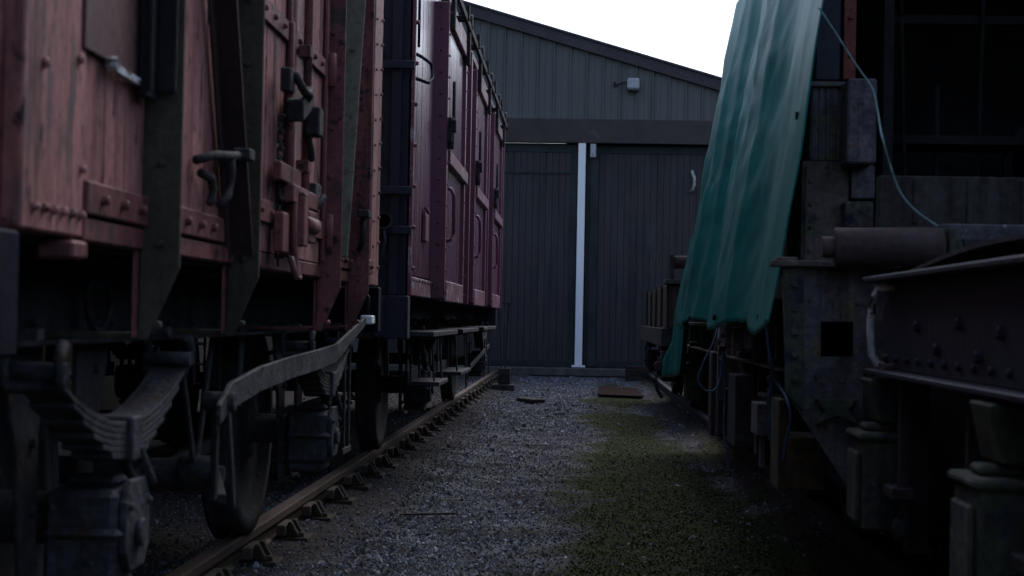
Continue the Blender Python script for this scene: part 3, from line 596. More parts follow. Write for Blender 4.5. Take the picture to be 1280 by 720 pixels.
# ------------------------------------------------------------------ maroon van (long)
def long_van():
    y0, y1 = 9.66, 20.0; ym = (y0 + y1) / 2; cx = LT
    t = thing('luggage_van', 'glossy maroon van with navy end and side doors, behind the faded red van', 'railway van', (cx, ym, .15), 'old red railway vans standing on the left track')
    ZB, ZT = 1.255, 3.44
    doors = [(11.05, 12.9), (14.1, 15.95), (17.15, 19.0)]
    for s in (1, -1):
        X = lambda u: cx + s * u
        b = B(); planks_side(b, X(1.215), y0 + .03, y1 - .03, ZB + .13, ZT, .105, s, .006, .010, .001)
        b.box(X(1.15), X(1.19), y0 + .02, y1 - .02, ZB + .03, ZT); b.build('side_wall', 'maroon', t)
        b = B(); b.box(X(1.18), X(1.228), y0 + .02, y1 - .02, ZB, ZB + .115)
        k = y0 + .12
        while k < y1: b.bolt((X(1.228), k, ZB + .095), (s, 0, 0), .012, .012); k += .18
        b.build('bottom_rail', 'maroon_worn', t, .004)
        for ye in (y0, y1 - .05):
            b = B(); b.box(X(1.19), X(1.226), ye, ye + .05, ZB, ZT)
            for k in range(9): b.bolt((X(1.226), ye + .03, 1.42 + k * .25), (s, 0, 0), .016, .018)
            b.build('corner_strip', 'maroon_worn', t, .004)
        # stanchions
        for yy in (13.6, 16.45, 19.6):
            b = B(); b.box(X(1.19), X(1.30), yy, yy + .09, ZB - .02, ZT - .05)
            for k in range(12): b.bolt((X(1.26), yy, 1.35 + k * .17), (0, -1, 0), .012, .012)
            b.build('stanchion', 'maroon_dark', t, .004)
        for a, e in doors:
            b = B(); planks_side(b, X(1.285), a + .10, e - .10, ZB + .13, ZT - .22, .12, s, .006, .008, .001)
            b.box(X(1.195), X(1.268), a + .02, e - .02, ZB + .03, ZT - .14)
            dr = b.build('door', 'maroon', t)
            for p0, p1 in ((a, a + .11), (e - .11, e)):
                f = B(); f.box(X(1.195), X(1.312), p0, p1, ZB - .0, ZT - .12)
                for k in range(14): f.bolt((X(1.262), p0, 1.33 + k * .15), (0, -1, 0), .012, .013); f.bolt((X(1.312), p0 + .06, 1.30 + k * .15), (s, 0, 0), .012, .012)
                f.build('door_post', 'maroon_dark', dr, .005)
            for uo, ye_, za, zb_ in ((1.330, e + .05, 2.20, 2.30), (1.320, e - .112, ZT - .24, ZT - .13), (1.318, e - .112, ZB - .02, ZB + .125)):
                f = B(); f.box(X(1.270), X(uo), a + .112, ye_, za, zb_); f.build('door_rail', 'maroon_worn', dr, .006)
            f = B(); ya = a + .22; f.tube([(X(1.29), ya, 2.04), (X(1.33), ya, 2.03), (X(1.35), ya + .01, 1.98), (X(1.35), ya + .02, 1.72), (X(1.33), ya, 1.67), (X(1.29), ya, 1.66)], .014)
            f.build('handle', 'maroon_dark', dr)
            f = B(); f.box(X(1.30), X(1.345), a + .02, a + .16, 2.34, 2.44); f.cyl((X(1.32), a + .08, 2.30), (X(1.32), a + .08, 2.52), .035, seg=12); f.box(X(1.33), X(1.37), a + .03, a + .13, 2.42, 2.50); f.tube([(X(1.335), a + .25, 2.44), (X(1.335), a + .25, 2.80)], .012)
            f.build('lock', 'iron', dr, .005)
            # hanger brackets to the track
            for yy in (a + .14, e - .16):
                f = B(); f.box(X(1.315), X(1.345), yy - .05, yy + .05, ZT - .3, ZT + .07); f.cyl((X(1.33), yy, ZT + .05), (X(1.36), yy, ZT + .05), .06, seg=14)
                f.build('hanger', 'iron', dr, .004)
        # sliding door track and gutter
        b = B(); b.box(X(1.325), X(1.352), 10.9, 19.4, ZT - .035, ZT + .02)
        for yy in (10.95, 12.3, 13.6, 15.0, 16.3, 17.7, 19.3): b.box(X(1.19), X(1.33), yy - .03, yy + .03, ZT - .03, ZT + .012); b.box(X(1.335), X(1.365), yy - .035, yy + .035, ZT - .02, ZT + .10)
        b.build('door_track', 'iron', t, .003)
        b = B(); b.box(X(1.20), X(1.262), y0 - .03, y1 + .03, ZT, ZT + .05); b.build('gutter', 'maroon_worn', t, .004)
        # grab rail, clip
        b = B(); b.tube([(X(1.22), y0 + .12, 2.74), (X(1.25), y0 + .16, 2.73), (X(1.30), y0 + .24, 2.70), (X(1.31), y0 + .26, 2.62), (X(1.29), y0 + .2, 2.575), (X(1.22), y0 + .12, 2.59)], .011); b.cyl((X(1.235), y0 + .1, 2.78), (X(1.235), y0 + .1, 3.30), .009, seg=8); b.build('grab_rail', 'navy', t)
        b = B(); b.box(X(1.218), X(1.24), y0 + .72, y0 + .95, 1.62, 1.80); b.bar((X(1.235), y0 + .7, 1.84), (X(1.235), y0 + .98, 1.82), .02, .015); b.build('label_clip', 'maroon_dark', t, .003)
        # underframe
        b = B(); b.box(X(.93), X(.95), y0 + .02, y1 - .02, 1.03, ZB - .004); b.box(X(.95), X(1.0), y0 + .02, y1 - .02, 1.02, 1.035)
        k = y0 + .2
        while k < y1: b.bolt((X(.95), k, 1.09), (s, 0, 0), .016, .016); k += .4
        b.build('solebar', 'black', t, .003)
        for a, e in ((10.35, 12.45), (13.0, 15.1), (15.9, 18.3)):
            b = B(); b.box(X(1.08), X(1.31), a, e, .995, 1.03)
            fb = b.build('footboard', 'iron_pale', t, .004)
            for k in range(4):
                g = B(); yy = a + .1 + k * (e - a - .2) / 3; g.bar((X(.96), yy, 1.10), (X(1.15), yy, .985), .012, .05); g.bar((X(1.15), yy, .985), (X(1.28), yy, .985), .012, .018)
                g.build('bracket', 'orange', fb, .002)
        for a, e in ((10.7, 11.45), (12.75, 13.9)):
            b = B(); b.box(X(1.10), X(1.32), a, e, .66, .69); b.box(X(1.10), X(1.115), a, e, .691, .76); lo = b.build('lower_step', 'iron_pale', t, .004)
            for yy in (a + .08, e - .08):
                g = B(); g.bar((X(1.12), yy, .66), (X(1.12), yy, 1.0), .012, .045, (0, 1, 0)); g.bar((X(1.28), yy, .69), (X(1.26), yy, 1.0), .012, .025, (0, 1, 0))
                g.build('bracket', 'iron', lo, .002)
        b = B(); b.bar((X(.93), 15.0, 1.05), (X(.93), 15.2, .58), .035, .016, (1, 0, 0)); b.bar((X(.93), 15.5, 1.05), (X(.93), 15.25, .58), .035, .016, (1, 0, 0)); b.cyl((X(.88), 15.22, .575), (X(1.0), 15.22, .575), .062, seg=16); b.build('v_hanger', 'iron', t, .003)
        b = B()
        for yy in (16.2, 19.3, 20.4): b.bar((X(1.12), yy, 1.03), (X(1.12), yy, .40), .03, .014, (1, 0, 0))
        b.bar((X(1.16), 16.2, .62), (X(1.16), 19.6, .78), .014, .05); b.build('lever_guide', 'iron', t, .003)
    # ends
    for q, ye in ((-1, y0), (1, y1)):
        b = B(); b.box(cx - 1.21, cx + 1.21, ye + q * .0, ye - q * .05, ZB, ZT)
        b.prism([(cx - 1.215, ye, ZT)] + [(cx + 1.215 * math.sin(a), ye, ZT + .30 * math.cos(a)) for a in [R(-90 + 12 * k) for k in range(1, 15)]] + [(cx + 1.215, ye, ZT)], (0, -q * .05, 0))
        for u in (-1.12, -.85, -.5, 0, .5, .85, 1.12): b.box(cx + u - .03, cx + u + .03, ye, ye + q * .055, ZB, ZT - .04)
        e = b.build('end_wall', 'navy', t, .004)
        b = B()
        for zz in (1.62, 1.86, 2.62): b.box(cx - 1.23, cx + 1.23, ye + q * .058, ye + q * .085, zz, zz + .05)
        for u in (.93, 1.02): 
            for k in range(8): b.bolt((cx + u, ye + q * .0, 1.4 + k * .22), (0, q, 0), .02, .02)
        b.build('end_rail', 'navy', e, .004)
        b = B(); b.lathe((cx + 1.07, ye + q * .12, 1.70), [(-.006, .040), (.006, .040), (.006, .052), (-.006, .052)], 20, 'y')
        b.tube([(cx + .98, ye + q * .1, 1.66), (cx + 1.0, ye + q * .13, 1.55), (cx + .96, ye + q * .13, 1.46), (cx + .9, ye + q * .12, 1.42), (cx + .86, ye + q * .1, 1.5)], .014)
        b.tube([(cx + 1.07, ye + q * .1, 1.65), (cx + 1.08, ye + q * .12, 1.58), (cx + 1.06, ye + q * .12, 1.5), (cx + 1.09, ye + q * .12, 1.43)], .009)
        b.build('chain_and_ring', 'iron_pale', e)
        b = B(); b.box(cx - 1.22, cx + 1.22, ye + q * .0 + q * .09, ye - q * .05 + q * .10 * 0 + q * .0 + q * .06 * 0, 0.99, ZB - .004)
        for u in (-1.05, 1.05): b.bar((cx + u, ye + q * .11, 1.24), (cx + u, ye + q * .11, 1.0), .07, .03, (0, 1, 0))
        b.build('headstock', 'navy', t, .005)
        buffers(t, cx, ye + q * .10, q)
    b = B(); b.box(cx - 1.14, cx + 1.14, y0 + .05, y1 - .05, ZB, ZB + .05)
    k = y0 + .6
    while k < y1: b.box(cx - .925, cx + .925, k - .05, k + .05, 1.05, ZB - .006); k += 1.1
    b.build('floor', 'black', t)
    b = B(); prof = [(cx + 1.26 * math.sin(a), ZT + .052 + .33 * math.cos(a)) for a in [R(-90 + 9 * k) for k in range(21)]]
    b.prism([(x, y0 - .04, z) for x, z in prof] + [(cx + (x - cx) * .97, y0 - .04, ZT + .052 + (z - ZT - .052) * .9) for x, z in reversed(prof)], (0, y1 - y0 + .08, 0)); b.build('roof', 'roof', t)
    b = B(); b.cyl((cx - 1.0, 15.22, .575), (cx + 1.0, 15.22, .575), .03, seg=12); b.cyl((cx - .1, 14.3, .80), (cx - .1, 14.9, .80), .25, seg=24); b.build('brake_shaft', 'iron', t)
    for ya in (11.8, 18.8): axle_set(t, cx, ya)
long_van()

# ------------------------------------------------------------------ engine shed
def shed():
    YF = 31.5; ax, az = -2.60, 7.38; sl = .286; hw = 10.0
    t = thing('engine_shed', 'grey clad engine shed with pitched gable and dark double doors closing the yard', 'shed', (ax, YF + 8, 0))
    gtop = lambda x: az - abs(x - ax) * sl
    # ribbed cladding
    b = B(); xs = []; x = ax - hw; p = .325
    while x < ax + hw: xs += [(x, 0), (x + .010, .045), (x + .035, .045), (x + .047, 0), (x + .17, 0), (x + .175, -.006), (x + .18, 0)]; x += p
    xs = [q for q in xs if q[0] <= ax + hw]
    vb = [b.bm.verts.new((x, YF - d, 5.02 if gtop(x) > 5.1 else gtop(x) - .08)) for x, d in xs]; vt = [b.bm.verts.new((x, YF - d, gtop(x) - .02)) for x, d in xs]
    for i in range(len(xs) - 1): b.bm.faces.new((vb[i], vb[i + 1], vt[i + 1], vt[i]))
    b.build('gable_cladding', 'clad', t)
    b = B(); b.box(ax - hw, ax + hw, YF - .14, YF + .06, 4.58, 5.05); 
    b.build('door_beam', 'fascia', t, .006)
    # walls (sides, either side of doorway, back)
    b = B(); b.box(ax - hw, -4.3, YF, YF + .2, 0, 4.6); b.box(4.3, ax + hw, YF, YF + .2, 0, 4.3); b.box(ax - hw, ax - hw + .2, YF + .2, YF + 20, 0, 4.3); b.box(ax + hw - .2, ax + hw, YF + .2, YF + 20, 0, 4.3); b.box(ax - hw, ax + hw, YF + 20, YF + 20.2, 0, 4.3)
    b.build('wall', 'clad', t)
    for q in (-1, 1):
        b = B(); b.prism([(ax, YF - .12, az), (ax + q * (hw + .3), YF - .12, az - (hw + .3) * sl), (ax + q * (hw + .3), YF - .12, az - (hw + .3) * sl - .22), (ax, YF - .12, az - .22)], (0, .115, 0)); b.build('verge_trim', 'verge', t, .004)
        b = B(); b.prism([(ax, YF - .16, az + .045), (ax + q * (hw + .4), YF - .16, az + .045 - (hw + .4) * sl), (ax + q * (hw + .4), YF - .16, az + .002 - (hw + .4) * sl), (ax, YF - .16, az + .002)], (0, 20.3, 0)); b.build('roof', 'verge', t)
    def door(x0, x1, yf):
        b = B(); x = x0 + .12; rnd = random.Random(int(x0 * 10 + 50))
        while x < x1 - .12:
            e = min(x + .128, x1 - .12); j = rnd.uniform(-.004, .004)
            b.prism([(x, yf + j + .02, .22), (x, yf + j + .012, .22), (x + .006, yf + j, .22), (e - .006, yf + j, .22), (e, yf + j + .012, .22), (e, yf + j + .02, .22)], (0, 0, 4.28)); x = e
        d = b.build('door', 'doorwood', t)
        b = B(); b.box(x0, x0 + .125, yf - .02, yf + .05, .17, 4.56); b.box(x1 - .125, x1, yf - .02, yf + .05, .17, 4.56); b.box(x0 + .127, x1 - .127, yf - .018, yf + .05, 4.40, 4.55); b.box(x0 + .127, x1 - .127, yf - .018, yf + .05, .17, .30); b.build('frame', 'doorframe', d, .004)
        return d
    d1 = door(-4.25, -.06, YF + .02)
    b = B(); b.box(-4.2, -.18, YF - .012, YF - .001, 3.98, 4.02); b.build('strip', 'doorframe', d1)
    d2 = door(.12, 4.25, YF + .10)
    b = B(); b.box(.2, .36, YF + .055, YF + .079, .2, 4.4); b.build('edge_board', 'doorframe', d2)
    b = B(); b.tube([(2.20, YF + .08, 4.08), (2.20, YF + .0, 4.04), (2.24, YF - .05, 3.93), (2.24, YF - .05, 3.8), (2.20, YF + .0, 3.70), (2.18, YF + .08, 3.66)], .03); b.build('handle', 'chipped_white', d2)
    b = B(); b.box(-.045, .10, YF - .13, YF + .01, .22, 4.575); b.box(-.10, .16, YF - .17, YF + .0, .175, .215); b.build('centre_post', 'white', t, .006)
    b = B(); b.box(-11, 7, YF - .22, YF - .0, .0, .165); b.build('threshold', 'concrete', t, .02)
    b = B(); b.box(-4.4, 4.4, YF + .25, YF + .3, 0, 4.6); b.build('inner_lining', 'black', t)
shed()
b = B(); b.box(.19, .30, 31.35, 31.47, 4.30, 4.56); b.box(.21, .28, 31.335, 31.35, 4.34, 4.44)
tag(b.build('switch_box', 'plastic', None, .008), 'small pale switch box under the shed beam just right of the white post', 'switch box')
t = thing('alarm_box', 'white alarm box fixed high on the grey shed gable', 'alarm box', (1.0, 31.4, 5.6))
b = B(); b.box(.885, 1.125, 31.29, 31.43, 5.64, 5.86); b.build('cover', 'plastic', t, .03)
b = B(); b.box(.90, 1.11, 31.30, 31.42, 5.595, 5.635); b.build('base', 'iron', t, .008)
b = B(); b.tube([(.66, 31.455, 5.72), (.72, 31.44, 5.75), (.80, 31.44, 5.78), (.885, 31.42, 5.80)], .012); b.box(.62, .67, 31.44, 31.46, 5.7, 5.8); b.build('cable', 'iron', t)

# ------------------------------------------------------------------ bits on the ground
b = B(); b.prism([(.32, 23.4, .02), (.98, 23.2, .015), (.96, 25.6, .03), (.36, 25.8, .035)], (0, 0, .015)); tag(b.build('metal_plate', 'ground_plate', None, .003), 'flat rusty brown plate lying on the gravel in front of the shed doors', 'metal plate')
b = B(); b.box(.92, 1.42, 29.6, 30.3, -.02, .27); b.box(1.0, 1.06, 29.58, 29.6, .1, .2)
tag(b.build('timber_block', 'brownblock', None, .02), 'dark square timber block beside the shed threshold at right', 'timber block')
t = thing('point_lever', 'dark iron lever stand beside the far end of the maroon van', 'lever stand', (-1.08, 24.6, 0))
b = B(); b.box(-1.3, -.95, 24.4, 24.8, 0, .1); b.box(-1.2, -1.02, 24.5, 24.7, .1, .35); b.build('base', 'iron', t, .01)
b = B(); b.bar((-1.10, 24.6, .3), (-1.06, 24.6, 1.35), .03, .05, (0, 1, 0)); b.bar((-1.16, 24.6, .3), (-1.2, 24.6, 1.25), .025, .04, (0, 1, 0)); b.build('lever', 'iron', t, .004)
b = B(); b.box(-1.25, -.98, 24.55, 24.62, 1.33, 1.37); b.build('crossbar', 'iron_pale', t, .004)
# scraps in the gravel
b = B(); b.bar((-.98, 9.0, .012), (-.66, 9.08, .016), .025, .012); tag(b.build('iron_strip', 'iron', None, .003), 'thin dark iron strip lying on the gravel near the sleeper ends', 'iron strip')
b = B(); b.box(-.70, -.52, 21.2, 21.7, 0, .05, (0, 0, .5)); tag(b.build('wood_scrap', 'sleeper', None, .006), 'small dark wood scrap on the gravel near the maroon van', 'wood scrap')

# ------------------------------------------------------------------ rail crane (right)
def crane():
    cx = RT; t = thing('rail_crane', 'dark rusting rail crane on the right with open black cab and riveted end plate', 'rail crane', (cx, 8, .15))
    X = lambda L: L   # lateral distance from the camera line
    # main side beam nearest the camera
    for sgn, L in ((1, .97), (-1, 2 * cx - .97)):
        b = B(); b.box(L, L + sgn * .014, 1.6, 5.12, .995, 1.265); b.box(L - sgn * .07, L + sgn * .014, 1.6, 5.12, 1.266, 1.282); b.box(L - sgn * .06, L + sgn * .014, 1.6, 5.12, .978, .994)
        k = 1.7
        while k < 5.1: b.bolt((L, k, 1.03), (-sgn, 0, 0), .013, .012); k += .16
        for y, z in ((4.6, 1.13), (4.1, 1.14), (3.7, 1.12), (3.9, 1.06), (4.35, 1.07)): b.bolt((L, y, z), (-sgn, 0, 0), .02, .014)
        b.build('side_beam', 'navy', t, .003)
        b = B(); b.box(L + sgn * .02, L + sgn * .05, 5.7, 14.4, .93, 1.10); b.box(L - sgn * .07, L + sgn * .05, 6.2, 14.4, .915, .929); b.box(L - sgn * .03, L + sgn * .02, 6.2, 14.4, 1.10, 1.12)
        for y in (6.6, 7.5, 8.4, 9.6, 10.8, 12.0, 13.2): b.box(L - sgn * .045, L + sgn * .02, y, y + .05, .93, 1.098)
        k = 6.3
        while k < 14.3: b.bolt((L - sgn * 0 + sgn * .02, k, .97), (-sgn, 0, 0), .014, .014); k += .22
        b.build('chassis_frame', 'brown_iron', t, .003)
    # curved mudguard plate over the beam
    b = B(); n = 14
    pts = [(.99, 4.95 - 2.6 * i / n, 1.29 + .055 * math.sin(math.pi * min(1, i / n * 1.1))) for i in range(n + 1)]
    b.prism(pts + [(p[0], p[1], p[2] - .012) for p in reversed(pts)], (.25, 0, 0)); b.build('cover_strip', 'iron', t)
    # grab handle on the beam
    b = B(); b.tube([(.985, 4.93, 1.235), (.955, 4.95, 1.25), (.925, 4.97, 1.245), (.908, 4.98, 1.21), (.903, 4.98, 1.12), (.908, 4.98, 1.04), (.925, 4.97, 1.01), (.955, 4.95, 1.0), (.985, 4.93, 1.01)], .0125, 10); b.build('grab_handle', 'chipped_white', t)
    # end plate with the square hole
    YP = 5.62; P = lambda px, py, y=YP: at(px, py, y)
    b = B(); poly = [P(978, 334), P(1122, 334), P(1122, 470), P(1112, 640), P(1080, 640), P(984, 492)]
    hole = [P(1026, 402), P(1026, 446), P(1067, 446), P(1067, 402)]
    b.prism(poly, (0, .03, 0), hole)
    pl = b.build('end_plate', 'plate', t)
    b = B(); q0, q1 = P(980, 336), P(1003, 490)
    b.prism([P(979, 336, YP - .003), P(1004, 336, YP - .003), P(1004, 515, YP - .003), P(981, 490, YP - .003)], (0, -.014, 0))
    for py in (356, 386, 416, 444, 474): b.bolt(P(993, py, YP - .017), (0, -1, 0), .013, .012)
    b.build('angle_strip', 'greenbox', pl, .002)
    b = B()
    for py in (365, 392, 418, 442, 466): b.bolt(P(1091, py, YP), (0, -1, 0), .009, .009)
    for px, py in ((1012, 376), (1040, 372), (1072, 380), (1020, 470), (1052, 476), (1085, 500), (1030, 520)): b.bolt(P(px, py, YP), (0, -1, 0), .009, .009)
    b.build('rivets', 'brown_iron', pl)
    b = B(); b.prism([P(1017, 498, YP - .001), P(1070, 498, YP - .001), P(1058, 512, YP - .001), P(1070, 530, YP - .001), P(1044, 519, YP - .001), P(1018, 530, YP - .001), P(1029, 513, YP - .001)], (0, -.05, 0)); b.build('rib_bracket', 'greenbox', pl, .004)
    b = B(); x0, z0 = hole[1].x, hole[1].z; x1, z1 = hole[3].x, hole[3].z
    for a, e, c, d in ((x0 - .01, x0 - .002, z0, z1), (x1 + .002, x1 + .01, z0, z1), (x0 - .01, x1 + .01, z0 - .01, z0 - .002), (x0 - .01, x1 + .01, z1 + .002, z1 + .01)): b.box(a, e, YP + .031, YP + .9, c, d)
    b.box(x0, x1, YP + .9, YP + .92, z0, z1); b.build('socket', 'black', pl)
    b = B(); a = P(964, 333); c = P(1124, 333); b.box(a.x, c.x, YP - .04, YP + .06, a.z, a.z + .022); b.box(a.x + .11, c.x, YP + .061, YP + 1.1, a.z, a.z + .0215); b.box(a.x + .02, a.x + .09, YP - .02, YP + .04, a.z + .023, a.z + .033)
    top = b.build('deck_plate', 'brown_iron', t, .003)
    b = B(); w0 = P(1068, 326); b.box(w0.x, w0.x + .125, YP - .038, YP - .01, a.z + .023, a.z + .031); b.build('pale_strip', 'chipped_white', top)
    ZD = a.z + .022
    # deck for the rest
    b = B(); b.box(1.08, 2 * cx - 1.0, 2.0, 14.3, 1.20, 1.262); b.build('deck', 'iron', t)
    # pier of castings
    def pb(px0, px1, py0, py1, yy, dep): p, q = at(px0, py1, yy), at(px1, py0, yy); return (p.x, q.x, yy, yy + dep, p.z, q.z)
    b = B(); x = pb(1001, 1062, 202, 327, 6.36, .2); b.box(x[0], x[1], x[2], x[3], ZD + .001, x[5]); y_ = pb(1064, 1092, 205, 240, 6.38, .2); b.box(*y_)
    z_ = pb(1056, 1092, 252, 284, 6.26, .3); b.box(*z_); z_ = pb(1094, 1112, 262, 283, 6.36, .2); b.box(*z_)
    b.box(x[0] + .01, x[0] + .05, x[2] - .02, x[2] - .002, ZD + .001, x[5] - .02)
    for k in range(4): b.bolt((x[0] + .03, x[2] - .02, ZD + .07 + k * .09), (0, -1, 0), .012, .012)
    b.build('pier', 'brown_iron', t, .012)
    b = B(); z_ = pb(1064, 1094, 208, 248, 6.35, .02); b.box(*z_); b.build('purple_plate', 'plate', t, .004)
    b = B(); x = pb(1012, 1057, 104, 201, 6.40, .16); b.box(*x); w_ = (x[1] - x[0])
    for k in range(5): b.cyl((x[0] + w_ * (.1 + .2 * k), x[2], x[4]), (x[0] + w_ * (.1 + .2 * k), x[2], x[5] - .02), w_ * .07, seg=12)
    b.box(x[0] - .01, x[1] + .01, x[2] - .03, x[3], x[5] - .018, x[5] + .002)
    b.build('ribbed_column', 'plate', t, .004)
    b = B(); x = pb(1018, 1053, 0, 101, 6.44, .12); b.box(x[0], x[1], x[2], x[3], x[4], 2.62); b.build('upper_column', 'navy', t, .008)
    b = B(); x = pb(1054, 1071, 0, 99, 6.43, .04); b.box(x[0], x[1], x[2], x[3], x[4], 3.0)
    for py in (22, 70): b.bolt(at(1063, py, 6.43), (0, -1, 0), .012, .01)
    b.build('cab_edge_angle', 'redstrip', t, .003)
    b = B(); x = pb(1059, 1097, 98, 204, 6.18, .17); b.box(*x); b.build('junction_box', 'plate', t, .008)
    # rusty drum, pipe and ledges behind the beam
    b = B(); c0 = at(1042, 309, 5.40); c1 = at(1178, 309, 5.40); b.cyl(c0, c1, .066, seg=28); b.cyl(c0 + Vector((.02, 0, 0)), c0 - Vector((.04, 0, 0)), .036, seg=16); b.build('roller', 'rust_sheet', t, .004)
    b = B(); c2 = at(1181, 309, 5.40); b.box(c2.x, c2.x + .018, 5.33, 5.47, c2.z - .09, c2.z + .06); b.prism([(c2.x + .019, 5.40, c2.z - .09), (c2.x + .075, 5.40, c2.z - .09), (c2.x + .055, 5.40, c2.z + .03), (c2.x + .019, 5.40, c2.z + .055)], (0, .03, 0)); b.box(c2.x - .03, c2.x + .1, 5.34, 5.46, c2.z - .11, c2.z - .091); b.build('roller_bracket', 'greenbox', t, .004)
    b = B(); c3 = at(1205, 309, 5.5); b.cyl(c3, c3 + Vector((1.0, 0, 0)), .024, seg=14); b.build('pipe', 'brown_iron', t)
    b = B(); x = pb(1176, 1290, 281, 301, 5.56, .12); b.box(x[0], 2.2, x[2], x[3], x[4], x[5]); b.build('peeling_ledge', 'speckle', t, .006)
    x = pb(1098, 1290, 222, 279, 5.75, .06); b = B(); b.box(x[0], 3.1, x[2], x[3], x[4] - .12, x[5]); 
    for k in range(9): b.box(x[0] + .12 + k * .19, x[0] + .14 + k * .19, x[2] - .012, x[2] - .001, x[4], x[5] - .01)
    b.build('cab_front_plate', 'cab_plate', t, .004)
    # cab shell (open front)
    b = B(); b.box(1.24, 1.28, 6.62, 9.6, 1.263, 3.46); b.box(3.08, 3.12, 5.8, 9.6, 1.263, 3.46); b.box(1.281, 3.08, 9.56, 9.6, 1.263, 3.46); b.build('cab_wall', 'black', t)
    b = B(); b.box(1.30, 3.06, 5.9, 9.8, 3.47, 3.52); b.build('cab_roof', 'black', t)
    b = B(); rnd = random.Random(9)   # dim machinery inside
    b.cyl((1.3, 8.6, 2.0), (2.8, 8.6, 2.0), .28, seg=24); b.cyl((1.35, 8.0, 1.6), (2.8, 8.0, 1.6), .14, seg=20); b.box(1.3, 2.1, 7.2, 7.3, 1.62, 1.66); b.box(1.35, 2.0, 7.25, 7.6, 1.95, 1.99)
    for k in range(9): xx = 1.25 + k * .19; b.cyl((xx, 7.1 + rnd.uniform(0, .5), 1.3), (xx, 7.1 + rnd.uniform(0, .5), 2.2 + rnd.uniform(0, .9)), rnd.uniform(.008, .025), seg=8)
    b.box(1.3, 2.9, 7.4, 7.44, 2.52, 2.56); b.lathe((2.2, 7.6, 1.9), [(-.02, .22), (.02, .22), (.02, .18), (-.02, .18)], 24, 'y')
    b.build('machinery', 'black', t)  # made black so the open cab stays dark inside
    # superstructure body under the tarpaulin
    b = B(); b.box(1.40, 2.9, 9.61, 14.2, 1.263, 3.35); b.build('engine_housing', 'black', t)
    # axleboxes with horn casings and wheels
    for ya in (3.66, 5.08, 7.6, 9.1, 12.9):
        for s, L in ((1, .0), (-1, 1.0)):
            X = (lambda u: u) if s == 1 else (lambda u: 2 * cx - u)
            if ya < 3.5 and s == -1: continue
            b = B(); b.box(X(.885), X(1.06), ya - .12, ya + .12, .50, .775); b.box(X(.87), X(1.06), ya - .135, ya + .135, .776, .80); b.box(X(.90), X(1.0), ya - .05, ya + .05, .801, .825); b.box(X(.868), X(.884), ya - .09, ya + .09, .52, .74)
            ab = b.build('axlebox', 'greenbox', t, .012)
            b = B(); b.prism([(X(.90), ya - .14, .965), (X(1.06), ya - .14, .965), (X(1.02), ya - .10, .83), (X(.94), ya - .10, .83)], (0, .2, 0)); b.build('spring_hanger', 'greenbox', ab, .006)
            for q in (-1, 1):
                g = B(); g.box(X(1.0), X(1.06), ya + q * .15, ya + q * .24, .45, .97); g.bar((X(.97), ya + q * .30, .98), (X(.97), ya + q * .30, .55), .03, .03, (0, 1, 0)); g.box(X(.93), X(1.0), ya + q * .18, ya + q * .34, .62, .655); g.cyl((X(.97), ya + q * .30, .50), (X(.97), ya + q * .30, .56), .03, seg=8)
                g.build('horn_guide', 'iron', t, .004)
        b = B(); b.cyl((cx - 1.1, ya, .60), (cx + 1.1, ya, .60), .07, seg=16); b.build('axle', 'iron', t)
        for s in (1, -1):
            wb = B(); wr = .45; wb.lathe((cx + s * .80, ya, .60), [(0, .09), (0, .13), (-s * .03, .15), (-s * .03, wr - .09), (0, wr - .07), (0, wr), (-s * .10, wr + .002), (-s * .108, wr + .026), (-s * .13, wr + .026), (-s * .13, .1)], 48); wb.build('wheel', 'iron', t)
    # inner frame plates and stuff below the chassis
    b = B(); b.box(1.12, 1.15, 5.7, 14.3, .45, .92); b.box(1.12, 1.15, 1.6, 5.55, .62, 1.19); b.build('inner_frame', 'black', t)
    b = B(); x = pb(984, 1032, 548, 612, 6.15, .35); b.box(*x); x2 = pb(972, 986, 500, 612, 6.2, .25); b.box(*x2)
    for k in range(3): b.bolt((x[0] + .04 + k * .04, x[2], x[5] - .04), (0, -1, 0), .01, .01)
    b.build('toolbox', 'orange', t, .008)
    for a in ((897, 912, 486, 545, 9.3, .3), (888, 896, 440, 545, 9.5, .2), (918, 945, 470, 560, 8.2, .4), (945, 962, 508, 570, 7.4, .1)):
        b = B(); b.box(*pb(*a)); b.build('hanging_bracket', 'iron', t, .006)
    b = B(); x = pb(946, 966, 505, 545, 7.2, .25); b.box(*x); x = pb(950, 957, 545, 585, 7.25, .06); b.box(*x); b.build('step_bracket', 'plate', t, .004)
    b = B(); a = at(903, 400, 9.0); c = at(900, 500, 9.0); b.bar(a, c, .04, .05, (0, 1, 0)); b.build('peeling_post', 'speckle', t, .004)
    b = B(); a = at(904, 402, 8.96); c = at(901, 433, 8.96); b.bar(a, c, .045, .02, (0, 1, 0)); b.build('white_tag', 'chipped_white', t, .004)
    # end toward the shed
    b = B(); b.box(cx - 1.2, cx + 1.2, 14.31, 14.45, .90, 1.25); b.build('buffer_beam', 'brown_iron', t, .006)
    b = B(); b.box(cx - .9, cx + 1.1, 1.5, 1.6, .90, 1.25); b.build('buffer_beam', 'brown_iron', t, .006)
crane()

